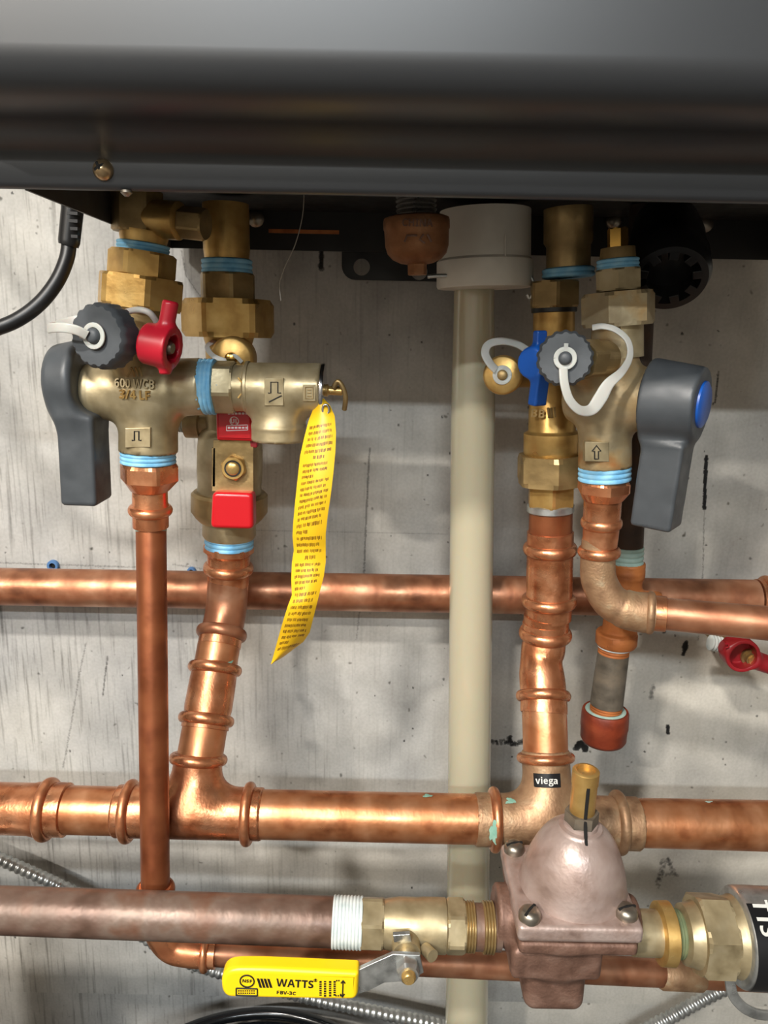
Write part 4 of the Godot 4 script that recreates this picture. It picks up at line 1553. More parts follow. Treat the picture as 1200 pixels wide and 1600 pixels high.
func cold_riser() -> void:
	var D := 0.125
	var a := [868, 360, D]
	var b := [860, 800, D]
	var t := thing("pipe_union", "brass union with a black ring in the shade, above the blue-levered valve", "fitting", A([869, 450, D]))
	part("spigot", turned([888, 340, D], [888, 440, D], [[326, 38], [378, 38], [384, 34], [420, 34]]), M.brass_dull, t)
	part("thread_tape", taped([888, 340, D], [888, 440, D], 418, 434, 39, 2), M.tape_blue, t)
	part("collar", hexed(a, b, 434, 474, 40, 0.1, 3), M.brass_dull, t)
	part("black_ring", turned(a, b, [[471, 34], [472, 35], [480, 35], [481, 34]]), M.black_rubber, t)
	part("tailpiece", turned(a, b, [[480, 32], [600, 32]]), M.brass, t)

	t = thing("drain_valve", "shiny brass valve with blue lever and big hex nut on the right riser", "valve", A([857, 680, D]))
	part("body", turned(a, b, [[560, 32], [596, 36], [664, 36.5], [666, 38], [669, 43.5], [700, 43.5], [707, 40]]), M.brass, t)
	var ld := D + 36.5 * S(850, 640, D) + 0.0004
	part("emblem", stroked([[A([856, 637, ld]), A([858, 653, ld])], [A([861, 637, ld]), A([863, 653, ld])], [A([866, 636, ld - 0.001]), A([868, 652, ld - 0.001])]], 0.0009, Vector3.BACK), M.brass_dull, t)
	wrote("BB", P(840, 646, ld - 0.0015), 0.0062, M.brass_dull, t, "lettering", -0.03, 0, 0.001, 0.0, -0.3)
	part("nut", hexed(a, b, 704, 753, 57, 0.0, 8), M.brass_dull, t)
	part("end_piece", turned(a, b, [[750, 38], [786, 38], [790, 36]], null, 40, 0.12), M.brass, t)
	part("ring", turned(a, b, [[786, 34], [788, 36.5], [798, 36.5], [801, 33]]), M.galvanised, t)
	# the round plug out to the left
	var pd := 0.15
	var cc := P(785, 586, pd)
	var k := S(785, 586, pd)
	var dir := Vector3(-0.22, 0.05, 0.97).normalized()
	var s := Shape.new()
	s.lathe(cc - dir * 0.018, cc, [[0.0, 30 * k], [0.8, 31 * k], [0.95, 29.5 * k], [1.0, 27 * k]], 40)
	var cap := part("round_cap", s, M.brass, t, "round brass cap")
	s = Shape.new()
	s.lathe(cc, cc + dir * 0.004, [[0.0, 8.5 * k], [0.7, 8 * k], [1.0, 5 * k]], 24)
	part("nub", s, M.brass_dull, cap)
	s = Shape.new()
	s.lathe(P(840, 586, D), cc - dir * 0.012, [[0.0, 20 * k], [1.0, 20 * k]], 28)
	part("port", s, M.brass_dull, t)
	s = Shape.new()
	var ring := []
	for i in 25:
		var th := TAU * i / 24
		ring.append(cc + dir * 0.0016 + Vector3(cos(th), sin(th), 0) * 11.5 * k)
	s.strap(ring, 3.6 * k, 0.0007, dir)
	s.strap(traced([[775, 578, pd + 0.003], [765, 567, pd + 0.004], [758, 552, pd + 0.002], [764, 538, pd - 0.002], [785, 533, pd - 0.006], [808, 538, pd - 0.010], [826, 549, pd - 0.012]]), 6.5 * k, 0.0008, Vector3(0, 0.5, 0.86))
	part("strap", s, M.nylon, t, "pale strap of the brass cap")
	# blue lever
	var bl := D + 0.052
	var bk := S(842, 580, bl)
	s = Shape.new()
	s.field([["c", 0.002, P(828, 567, bl), P(862, 566, bl - 0.02), 25 * bk, 24 * bk, 4 * bk], ["b", 0.004, P(843, 538, bl - 0.004), Basis.from_euler(Vector3(0, 0.5, 0.03)), Vector3(10 * bk, 21 * bk, 7 * bk), 3 * bk], ["b", 0.004, P(842, 608, bl - 0.002), Basis.from_euler(Vector3(0.1, 0.6, 0.02)), Vector3(13 * bk, 26 * bk, 9 * bk), 3 * bk]], 0.0016)
	part("lever", s, M.blue_plastic, t, "blue plastic lever")

	# copper pieces down to the right tee
	var grp := "press fittings of the right copper riser"
	var a1 := [861, 790, D]
	var b1 := [857, 970, D]
	t = thing("copper_pipe", "short copper stub under the blue-levered valve", "pipe", A([861, 815, D]), grp)
	part("tube", turned(a1, b1, [[798, 33.5], [850, 33.5]]), M.copper_dark, t)
	t = thing("pipe_coupling", "long copper press coupling with a pale worn patch below the blue-levered valve", "fitting", A([859, 895, D]), grp)
	part("body", turned(a1, b1, [[829, 33.5], [830, 36], [930, 35.5], [945, 36], [966, 35], [967, 32]]), M.copper_fitting, t)
	part("press_ring", beaded(a1, b1, 856, 35.5, 9, 6.5), M.copper_fitting, t)
	part("press_ring", beaded(a1, b1, 938, 35.5, 9, 7), M.copper_fitting, t)
	var path := traced([[854, 962, D], [852, 990, D], [849, 1012, D + 0.002], [846, 1030, D + 0.006], [846, 1050, D + 0.012], [848, 1072, D + 0.019], [850, 1100, D + 0.027], [850, 1114, D + 0.031]])
	t = thing("pipe_elbow", "wavy copper press bend in the right riser, level with the red capped drip leg", "fitting", A([848, 1040, D]), grp)
	s = Shape.new()
	var kk := S(850, 1040, D)
	var rad := []
	for i in path.size():
		var f := float(i) / (path.size() - 1)
		rad.append(kk * (34.5 - 2.6 * exp(-pow((f - 0.45) * 9.0, 2)) - 1.5 * exp(-pow((f - 0.22) * 14.0, 2))))
	s.tube(path, rad, 36)
	part("body", s, M.copper_fitting, t)
	part("press_ring", beaded([854, 962, D], [848, 1050, D], 990, 34.5, 9, 6.5), M.copper_fitting, t)
	part("press_ring", beaded([848, 1060, D + 0.016], [850, 1120, D + 0.0325], 1088, 35.5, 9, 7), M.copper_fitting, t)
	for q in [[972, 985, 852, 0.0, 0.0], [1092, 1114, 849, 0.0245, 0.0325]]:
		s = turned([q[2] + 1, q[0] - 5, D + q[3]], [q[2], q[1] + 5, D + q[4]], [[q[0], 35], [q[1], 35.2], [q[1], 33]], null, 0, 0, 30, 0.8)
		part("crimp_ring", s, M.copper_fitting, t)
	t = thing("copper_pipe", "short golden copper pipe above the sticker on the right riser", "pipe", A([851, 1140, D]), grp)
	part("tube", turned([850, 1100, D + 0.027], [853, 1190, 0.1715], [[1105, 34.5], [1190, 34.5]]), M.copper, t)


func cold_side() -> void:
	var D := 0.172
	# inlet union
	var a := [965, 350, D]
	var b := [966, 520, D]
	var t := thing("pipe_union", "brass union with blue tape and rusty nut above the right isolation valve", "fitting", A([966, 450, D]))
	part("gold_hex", hexed(a, b, 356, 392, 16, 0.0, 2), M.brass_shiny, t)
	part("spigot", turned(a, b, [[386, 26], [408, 28]]), M.brass_dull, t)
	part("thread_tape", taped(a, b, 403, 421, 31, 3), M.tape_blue, t)
	part("collar", hexed(a, b, 419, 453, 38, 0.25, 3), M.brass_cast, t)
	part("nut", hexed(a, b, 455, 509, 58, 0.52, 6), M.brass_rusty, t)
	part("tailpiece", turned(a, b, [[505, 38], [560, 38]]), M.brass_cast, t)

	t = thing("isolation_valve", "rust-stained brass isolation valve at the right with a grey handle and blue button", "valve", A([945, 630, D]))
	var s := Shape.new()
	var hubd := Vector3(cos(0.62), -0.03, sin(0.62))
	var bc := P(946, 618, D)
	var bk := S(946, 618, D)
	var hb := bc + hubd * 0.034
	s.field([["c", 0.003, bc - hubd * 0.026, hb, 44 * bk, 47 * bk, 5 * bk], cone(0.012, [945, 620, D], [945, 730, D], 40, 40.5), cone(0.012, [955, 600, D], [964, 510, D], 36, 38), cone(0.006, [940, 600, D], [905, 564, D + 0.03], 27, 26)], 0.0024)
	var body := part("body", s, M.brass_rusty, t)
	var pd := D + 40.5 * S(933, 705, D) + 0.0004
	s = Shape.new()
	s.slab([A([914, 690, pd]), A([952, 691, pd]), A([952, 722, pd]), A([914, 721, pd])], Vector3.BACK, 0.006, 0.0008)
	part("mark_plate", s, M.brass_cast, body)
	var k := pd + 0.0004
	part("flow_mark", stroked([[A([929, 717, k]), A([929, 705, k]), A([925, 705, k]), A([932, 696, k]), A([939, 705, k]), A([935, 705, k]), A([935, 717, k]), A([929, 717, k])]], 0.0004, Vector3.BACK), M.ink, body)
	part("thread_tape", taped([945, 700, D], [944, 780, D], 728, 751, 39, 3), M.tape_blue, t)
	# cap, lever strap
	var cd := D + 0.064
	var dir := Vector3(-0.20, 0.05, 0.97).normalized()
	var fc := P(883, 560, cd)
	var rr := 44.0 * S(883, 560, cd)
	hose_cap(t, fc, dir, rr, 0.02, M.grey_cap)
	s = Shape.new()
	var lift := fc + dir * 0.002
	var fside := dir.cross(Vector3.UP).normalized()
	var fup := fside.cross(dir).normalized()
	var ring := []
	for i in 25:
		var th := TAU * i / 24
		ring.append(lift + fside * cos(th) * rr * 0.32 + fup * sin(th) * rr * 0.32)
	s.strap(ring, rr * 0.09, 0.0009, dir)
	s.strap([lift + fup * rr * 0.33, lift + fup * rr * 0.52], rr * 0.08, 0.0009, dir)
	var kz := cd + 0.003
	var pts := traced([[880, 576, kz + 0.001], [882, 600, kz + 0.003], [890, 625, kz + 0.003], [906, 641, kz + 0.0], [924, 640, kz - 0.006], [938, 622, kz - 0.010], [951, 600, kz - 0.014], [972, 580, kz - 0.018], [984, 557, kz - 0.022], [981, 533, kz - 0.026], [963, 516, kz - 0.03], [942, 510, kz - 0.034], [926, 512, kz - 0.038]])
	var hw := []
	for i in pts.size():
		var f := float(i) / (pts.size() - 1)
		hw.append((7.0 + 4.0 * exp(-pow((f - 0.42) * 8.0, 2)) - 2.0 * clampf((f - 0.45) * 4.0, 0.0, 1.0)) * S(920, 600, kz))
	s.strap(pts, hw, 0.0009, Vector3(0.1, 0.25, 1))
	part("strap", s, M.nylon, t, "white nylon strap of the hose cap")
	s = Shape.new()
	s.lathe(P(945, 560, D + 0.018), P(905, 562, D + 0.046), [[0.0, 26 * bk], [0.5, 27 * bk], [0.5, 30 * bk], [1.0, 30 * bk]], 48, 30 * bk, 0.3)
	part("hose_thread", s, M.brass_dull, t)
	# handle with blue button
	var hk := S(1050, 630, D + 0.04)
	var tip := hb + hubd * 0.034
	var down := Vector3(-0.06, -1, 0.0).normalized()
	s = Shape.new()
	var gc := hb + hubd * 0.016 + down * 0.058
	s.field([["c", 0.004, hb - hubd * 0.002, tip, 63 * bk, 54 * bk, 5 * bk], ["b", 0.010, gc, Basis(hubd.cross(Vector3.UP).normalized(), -down, hubd).orthonormalized(), Vector3(0.0150, 0.031, 0.0145), 0.0025]], 0.0022)
	part("handle", s, M.grey_plastic, t, "dark grey plastic handle")
	s = Shape.new()
	s.lathe(tip - hubd * 0.001, tip + hubd * 0.003, [[0.0, 35 * bk], [0.6, 34 * bk], [1.0, 28 * bk]], 36)
	part("button", s, M.blue_plastic, t, "round blue button on the handle")

	# copper adapter, elbow and pipe to the right
	var pa := [944, 745, D]
	var pb := [937, 860, D - 0.004]
	t = thing("press_adapter", "copper hex press adapter under the right isolation valve", "fitting", A([942, 790, D]))
	part("hex_end", turned(pa, pb, [[749, 36], [753, 41], [766, 41], [779, 31]], null, 42, 0.05), M.copper_new, t)
	part("sleeve", turned(pa, pb, [[776, 29], [806, 28.5], [840, 27], [852, 26]]), M.copper_fitting, t)
	part("press_ring", beaded(pa, pb, 816, 27, 8, 5), M.copper_fitting, t)
	t = thing("pipe_elbow", "dull copper press elbow turning right below the right isolation valve", "fitting", A([950, 930, D - 0.004]))
	s = Shape.new()
	var path := traced([[936, 842, D - 0.004], [934, 880, D - 0.004], [937, 910, D - 0.003], [955, 940, D - 0.001], [985, 954, D + 0.002], [1020, 958, D + 0.005]])
	var rad := []
	for i in path.size():
		var f := float(i) / (path.size() - 1)
		rad.append((26.0 + 4.0 * f + (2.0 if f > 0.72 else 0.0)) * S(950, 920, D))
	s.tube(path, rad, 36)
	part("body", s, M.copper_crusted, t)
	part("press_ring", beaded([937, 840, D - 0.004], [935, 890, D - 0.004], 862, 27, 8, 6), M.copper_fitting, t)
	var ea := [1000, 956, D + 0.004]
	var eb := [1200, 974, D + 0.030]
	part("press_ring", beaded(ea, eb, 1017, 28, 7, 6), M.copper_crusted, t)
	part("crimp_ring", turned(ea, eb, [[1022, 27], [1042, 26.8], [1043, 24]], null, 0, 0, 20, 0.9), M.copper_fitting, t)
	t = thing("copper_pipe", "copper pipe running right and forward from the elbow under the right isolation valve", "pipe", A([1120, 966, D + 0.02]))
	part("tube", turned(ea, eb, [[1010, 24.8], [1200, 27], [1650, 27.5]]), M.copper_dull, t)

	# black notched drain outlet
	t = thing("drain_outlet", "black plastic outlet with a notched opening under the heater at the right", "outlet", P(1043, 400, 0.15))
	var oa := P(1040, 352, 0.115)
	var ob := P(1046, 436, 0.166)
	var ok := S(1046, 420, 0.15)
	s = Shape.new()
	s.lathe(oa, ob, [[-0.02, 50 * ok], [0.3, 58 * ok], [0.62, 58 * ok], [0.66, 62 * ok], [0.9, 62 * ok], [1.0, 56 * ok], [1.0, 46 * ok], [0.7, 44 * ok], [0.7, 0.0]], 64, 0, 0, 0, 0, false)
	part("body", s, M.black_plastic, t)
	var ax := (ob - oa).normalized()
	var u := (Vector3.RIGHT - ax * ax.dot(Vector3.RIGHT)).normalized()
	var w := ax.cross(u)
	for i in 9:
		var th := TAU * i / 9.0 + 0.3
		var rd := u * cos(th) + w * sin(th)
		s = Shape.new()
		var o := ob + rd * 42 * ok
		s.slab([o - rd * 9 * ok + rd.cross(ax) * 7 * ok, o + rd * 6 * ok + rd.cross(ax) * 7 * ok, o + rd * 6 * ok - rd.cross(ax) * 7 * ok, o - rd * 9 * ok - rd.cross(ax) * 7 * ok], ax, 0.008, 0.0008)
		part("tooth", s, M.black_plastic, t)


func gas_leg() -> void:
	var D := 0.098
	var t := thing("gas_pipe", "dark iron pipe coming down behind the right isolation valve", "pipe", A([992, 700, D]))
	part("tube", turned([1002, 420, D], [980, 880, D], [[330, 22], [860, 23]]), M.iron_black, t)
	part("tape_ring", taped([1002, 420, D], [980, 880, D], 850, 882, 23, 4), M.tape_green, t)
	t = thing("iron_tee", "orange-brown iron tee between the copper elbow and the wall", "fitting", A([968, 950, D]))
	var s := Shape.new()
	s.field([cone(0.002, [982, 878, D], [980, 902, D], 26, 26), cone(0.003, [980, 890, D], [965, 1002, D], 25, 26), cone(0.003, [963, 986, D], [962, 1006, D], 31, 31, 3), cone(0.008, [972, 945, D], [1030, 948, D], 24, 24)], 0.0022)
	part("body", s, M.rust_orange, t)
	part("rim", turned([964, 990, D], [962, 1012, D], [[988, 30], [990, 31.5], [1004, 31.5], [1008, 29]]), M.rust_orange, t)
	t = thing("pipe_nipple", "grey iron pipe nipple with rusty threads hanging below the orange-brown tee", "pipe", A([953, 1060, D]))
	var a := [961, 1000, D]
	var b := [945, 1120, D]
	part("tube", turned(a, b, [[1020, 24], [1100, 25]]), M.iron_grey, t)
	part("upper_thread", threaded(a, b, 1004, 1030, 24, 6, 1.6), M.rust_orange, t)
	part("lower_thread", threaded(a, b, 1094, 1116, 24.5, 6, 1.6), M.rust_orange, t)
	part("thread_tape", taped(a, b, 1004, 1012, 24.2, 2), M.tape_pale, t)
	t = thing("drip_plug", "dark red-brown iron plug cap closing the grey pipe nipple", "plug", A([943, 1140, D]))
	a = [947, 1100, D]
	b = [941, 1170, D]
	s = turned(a, b, [[1114, 24], [1109, 30], [1109, 34.5], [1112, 36], [1134, 36.5], [1136, 35.5], [1152, 35], [1157, 32], [1159, 26], [1160, 8]])
	part("body", s, M.red_iron, t)
	part("tape_rim", turned(a, b, [[1109, 24], [1107.5, 27], [1109, 31], [1112, 26]]), M.tape_green, t)

	# red gas cock at the right edge
	D = 0.06
	t = thing("gas_cock", "small red valve handle with a brass nut and white taped thread at the right edge", "valve", A([1165, 1025, D]))
	part("thread_tape", taped([1090, 1000, D], [1150, 1012, D], 1108, 1128, 11, 4), M.tape_pale, t)
	var k := S(1162, 1026, D + 0.02)
	s = Shape.new()
	var cc := P(1162, 1026, D + 0.02)
	s.field([["c", 0.002, cc - Vector3(0, 0, 0.018), cc, 27 * k, 27 * k, 2 * k], ["c", 0.006, P(1128, 1010, D + 0.012), P(1150, 1018, D + 0.012), 11 * k, 15 * k, 3 * k], ["c", 0.006, P(1176, 1030, D + 0.012), P(1250, 1056, D + 0.012), 15 * k, 13 * k, 3 * k], ["c", -1.0, cc - Vector3(0, 0, 0.014), cc + Vector3(0, 0, 0.02), 21 * k, 21 * k, 1 * k]], 0.0016)
	part("handle", s, M.red_faded, t)
	var st := Shape.new()
	st.lathe(Vector3(cc.x, cc.y, 0.0), cc - Vector3(0, 0, 0.016), [[0.0, 16 * k], [0.6, 16 * k], [0.6, 11 * k], [1.0, 11 * k]], 32)
	part("body", st, M.brass_dull, t)
	var n := P(1170, 1026, D + 0.006)
	s = Shape.new()
	s.lathe(n, n + Vector3(0, 0, 0.008), [[0.0, 14 * k], [0.4, 14 * k], [0.4, 9.5 * k], [1.0, 9.5 * k]], 40, 0, 0)
	part("washer", s, M.brass_dull, t)
	s = Shape.new()
	s.lathe(n + Vector3(0, 0, 0.006), n + Vector3(0, 0, 0.010), [[0.0, 8 * k], [1.0, 7.4 * k]], 40, 8 * k, 0.2)
	part("nut", s, M.brass, t)
	part("raised_mark", stroked([[P(1133, 1006, D + 0.0215), P(1138, 1005, D + 0.0215), P(1139, 1011, D + 0.0215), P(1134, 1012, D + 0.0215)]], 0.0006, Vector3.BACK), M.red_plastic, t)


func bottom_run() -> void:
	var D := 0.270
	var a := [0, 1422, D]
	var b := [1200, 1464, D]
	# old steel pipe
	var t := thing("steel_pipe", "old brown-grey steel pipe entering from the left along the bottom", "pipe", A([260, 1430, D]))
	part("tube", turned(a, b, [[-620, 33], [520, 36.5]]), M.steel_pipe, t)
	part("thread_tape", taped(a, b, 518, 566, 37, 9), M.tape_pale, t, "white tape wound on the thread")
	# the expansion tank hanging from it, beyond the left edge of the picture
	var tp := A([-330, 1410.5, D])
	var tk := thing("expansion_tank", "grey steel expansion tank hanging under the old steel pipe, beyond the left edge", "tank", tp + Vector3(0, -0.36, 0))
	var ts := Shape.new()
	ts.lathe(tp + Vector3(0, -0.36, 0), tp + Vector3(0, -0.07, 0), [[0.0, 0.03], [0.04, 0.07], [0.14, 0.1], [0.48, 0.103], [0.5, 0.106], [0.52, 0.103], [0.86, 0.1], [0.96, 0.07], [1.0, 0.02]], 56)
	part("shell", ts, M.steel_bare, tk)
	ts = Shape.new()
	ts.lathe(tp + Vector3(0, -0.075, 0), tp + Vector3(0, -0.016, 0), [[0.0, 0.013], [1.0, 0.013]], 32)
	part("neck", ts, M.brass_dull, tk)
	# ball valve with the yellow lever
	t = thing("ball_valve", "brass ball valve with a yellow lever handle at the bottom, left of the regulator", "valve", A([640, 1445, D]))
	part("end_hex", hexed(a, b, 562, 598, 41, 0.42, 3), M.brass_cast, t)
	part("body", turned(a, b, [[592, 34], [602, 36], [622, 39], [650, 39], [660, 40], [694, 40], [698, 36]]), M.brass_cast, t)
	part("end_hex", hexed(a, b, 696, 724, 43, 0.1, 3), M.brass_cast, t)
	var st := P(634, 1470, D + 0.02)
	var sdir := Vector3(0, -0.42, 0.9).normalized()
	var sk := S(634, 1490, D + 0.03)
	var s := Shape.new()
	var s0 := P(632, 1446, D)
	var s1 := P(637, 1508, D + 0.036)
	s.lathe(s0, s1, [[0.0, 24 * sk], [0.75, 22 * sk], [0.75, 15 * sk], [1.0, 14 * sk]], 32)
	part("stem", s, M.brass_cast, t)
	s = Shape.new()
	var f := s1
	sdir = (s1 - s0).normalized()
	s.lathe(f, f + sdir * 0.009, [[0.0, 19 * sk], [0.7, 19 * sk], [1.0, 15 * sk]], 40, 19 * sk, 0.3)
	part("nut", s, M.galvanised, t)
	s = Shape.new()
	s.lathe(f + sdir * 0.006, f + sdir * 0.013, [[0.0, 11 * sk], [0.8, 11 * sk], [1.0, 8 * sk]], 28)
	part("stud", s, M.brass, t)
	# metal arm
	var hd := D + 0.036
	s = Shape.new()
	s.slab([A([656, 1493, hd]), A([662, 1520, hd]), A([640, 1532, hd]), A([600, 1534, hd]), A([575, 1546, hd]), A([552, 1552, hd + 0.0]), A([548, 1518, hd]), A([580, 1504, hd]), A([614, 1490, hd])], sdir, 0.003, 0.0006)
	s.slab([A([614, 1462, hd - 0.010]), A([640, 1460, hd - 0.010]), A([644, 1494, hd]), A([616, 1494, hd])], Vector3(0, -0.1, 1), 0.003, 0.0005)
	part("lever_arm", s, M.galvanised, t)
	s = Shape.new()
	s.lathe(P(664, 1482, D + 0.02), P(676, 1494, D + 0.028), [[0.0, 10 * sk], [1.0, 10 * sk]], 24)
	part("stop_post", s, M.brass_cast, t)
	# yellow sleeve: long rounded grip
	var yd := hd + 0.007
	s = Shape.new()
	var out := rounded([[345, 1515], [400, 1514], [470, 1517], [561, 1521, 6], [559, 1564, 12], [470, 1563], [380, 1561], [345, 1560]], 30, yd)
	s.slab(out, Vector3.BACK, 0.011, 0.0034)
	var grip := part("grip", s, M.yellow_vinyl, t, "yellow vinyl grip with black print")
	var z := yd + 0.0002
	var gk := S(450, 1535, z)
	wrote("WATTS", P(461, 1537, z), 14 * gk, M.ink, grip, "lettering", -0.045, 0, 0.0003, 58 * gk)
	var stripes := Shape.new()
	for i in 4:
		var x := 401 + i * 5.4
		stripes.slab([A([x, 1529 + i * 0.2, z]), A([x + 4.0, 1529.3 + i * 0.2, z]), A([x + 8.6, 1543.7, z]), A([x + 4.6, 1543.5, z])], Vector3.BACK, 0.0002)
	part("logo_stripes", stripes, M.ink, grip)
	wrote("FBV-3C", P(447, 1551.5, z), 6 * gk, M.ink, grip, "lettering", -0.05, 0, 0.0003, 30 * gk)
	wrote("®", P(493, 1532, z), 3.5 * gk, M.ink, grip, "lettering", -0.05, 0, 0.0003)
	wrote("NSF", P(386, 1533, z), 5.5 * gk, M.ink, grip, "lettering", -0.05, 0, 0.0003, 15 * gk)
	var mk := []
	var ring := []
	for i in 25:
		var th := TAU * i / 24
		ring.append(P(386, 1533, z) + Vector3(cos(th), sin(th), 0) * 11 * gk)
	mk.append(ring)
	mk.append([A([369, 1544, z]), A([402, 1545, z])])
	mk.append([A([402, 1545, z]), A([402, 1556, z])])
	mk.append([A([402, 1556, z]), A([369, 1555, z])])
	mk.append([A([369, 1555, z]), A([369, 1544, z])])
	mk.append([A([536, 1533, z]), A([535, 1557, z])])
	mk.append([A([533, 1536, z]), A([536, 1532, z]), A([539, 1536, z])])
	mk.append([A([532, 1553, z]), A([535, 1558, z]), A([538, 1553, z])])
	part("print_lines", stroked(mk, 0.00042, Vector3.BACK), M.ink, grip).set_meta("kind", "stuff")
	var tiny := Shape.new()
	var rng := RandomNumberGenerator.new()
	rng.seed = 4
	for col in [501, 508, 516, 523]:                   # the small columns too blurred to read
		var yy := 1533.0
		while yy < 1555:
			var q := rng.randf_range(1.5, 3.0)
			tiny.slab([A([col - 2, yy, z]), A([col + 1.6, yy, z]), A([col + 1.6, yy + q, z]), A([col - 2, yy + q, z])], Vector3.BACK, 0.0002)
			yy += q + 1.2
	for q in [[372, 399, 1548.5], [372, 399, 1552], [525, 531, 1532.5], [524, 532, 1556]]:
		var x: float = q[0]
		while x < q[1]:
			tiny.slab([A([x, q[2] - 1, z]), A([x + 2.2, q[2] - 1, z]), A([x + 2.2, q[2] + 1, z]), A([x, q[2] + 1, z])], Vector3.BACK, 0.0002)
			x += 3.4
	part("small_print", tiny, M.ink, grip).set_meta("kind", "stuff")

	# nipple to the regulator
	t = thing("pipe_nipple", "threaded brass and copper-coloured nipple between the bottom ball valve and the regulator", "pipe", A([745, 1452, D]))
	part("tube", turned(a, b, [[718, 34], [780, 34]]), M.steel_pipe, t)
	part("thread", threaded(a, b, 723, 740, 37, 4, 2), M.brass_dull, t)
	part("thread", threaded(a, b, 752, 770, 38, 4, 2.5), M.brass_dull, t)

	regulator(D)

	# union and the black labelled body at the right
	t = thing("pipe_union", "old brass union with a hex nut right of the pressure regulator", "fitting", A([1090, 1470, D]))
	part("nipple", turned(a, b, [[985, 34], [1030, 34], [1070, 34]]), M.brass_cast, t)
	part("end_ring", turned(a, b, [[1026, 38], [1028, 46], [1046, 47], [1049, 42]]), M.brass, t)
	part("green_thread", threaded(a, b, 1048, 1066, 36, 4, 2), M.patina, t)
	part("shoulder", turned(a, b, [[1062, 36], [1066, 44], [1078, 46], [1090, 52]]), M.brass_cast, t)
	part("nut", hexed(a, b, 1084, 1134, 64, 0.52, 4), M.brass_cast, t)
	part("flange", turned(a, b, [[1130, 50], [1132, 56], [1142, 58], [1146, 60], [1150, 60]]), M.brass_cast, t)
	t = thing("backflow_preventer", "galvanised cylinder with a black printed label at the lower right edge", "valve", A([1190, 1470, D]))
	part("shell", turned(a, b, [[1146, 66], [1148, 71], [1152, 73], [1330, 73], [1331, 50]]), M.galvanised, t)
	var lr := 74.4 * S(1200, 1464, D)
	var lab := Shape.new()
	var ca := A([1149, 1462, D])
	var cb := A([1340, 1469, D])
	var prev := -1
	for i in 33:
		var th := lerpf(-0.75, 1.35, i / 32.0)
		var rd := Vector3(0, sin(th), cos(th))
		for e in 2: lab.vert((ca if e == 0 else cb) + rd * lr, rd)
		if prev >= 0: lab.quad(prev, prev + 1, prev + 3, prev + 2)
		prev = lab.v.size() - 2
	part("label", lab, M.label_black, t)
	# print on the label runs around the cylinder
	var along := (cb - ca).normalized()
	for q in [["TTS", 1168, 1.05, 0.0112, 1.0], ["175 PSI", 1190, -0.25, 0.0048, 1.0], ["MAX 210 F", 1181, 0.05, 0.0031, 1.0]]:
		var px: float = q[1]
		var ph: float = q[2]
		var at := A([px, lerpf(1422, 1464, px / 1200.0), D])
		var rd := Vector3(0, sin(ph), cos(ph))
		var mi := wrote(q[0], at + rd * (lr + 0.0003), q[3], M.label_white, t, "lettering", 0, 0, 0.0003)
		var up := along
		mi.basis = Basis(up.cross(rd).normalized(), up, rd)
	s = Shape.new()
	for e in 2:
		var rg := []
		for i in 17:
			var th := TAU * i / 16
			var rd := Vector3(0, sin(0.42), cos(0.42))
			var tn := Vector3(0, cos(0.42), -sin(0.42))
			rg.append(A([1192, 1463, D]) + rd * (lr + 0.0004) + (along * cos(th) + tn * sin(th)) * (0.0042 - e * 0.0018))
		s.strap(rg, 0.0005, 0.0002, Vector3(0, 0.4, 0.9))
	part("seal_mark", s, M.label_white, t)
	s = Shape.new()
	s.strap(traced([[1140, 1530, D + 0.01], [1146, 1556, D + 0.012], [1166, 1577, D + 0.012], [1196, 1586, D + 0.01], [1236, 1580, D + 0.006]]), 8 * S(1160, 1560, D), 0.0014, Vector3(0, 0.2, 1))
	part("lug", s, M.galvanised, t)


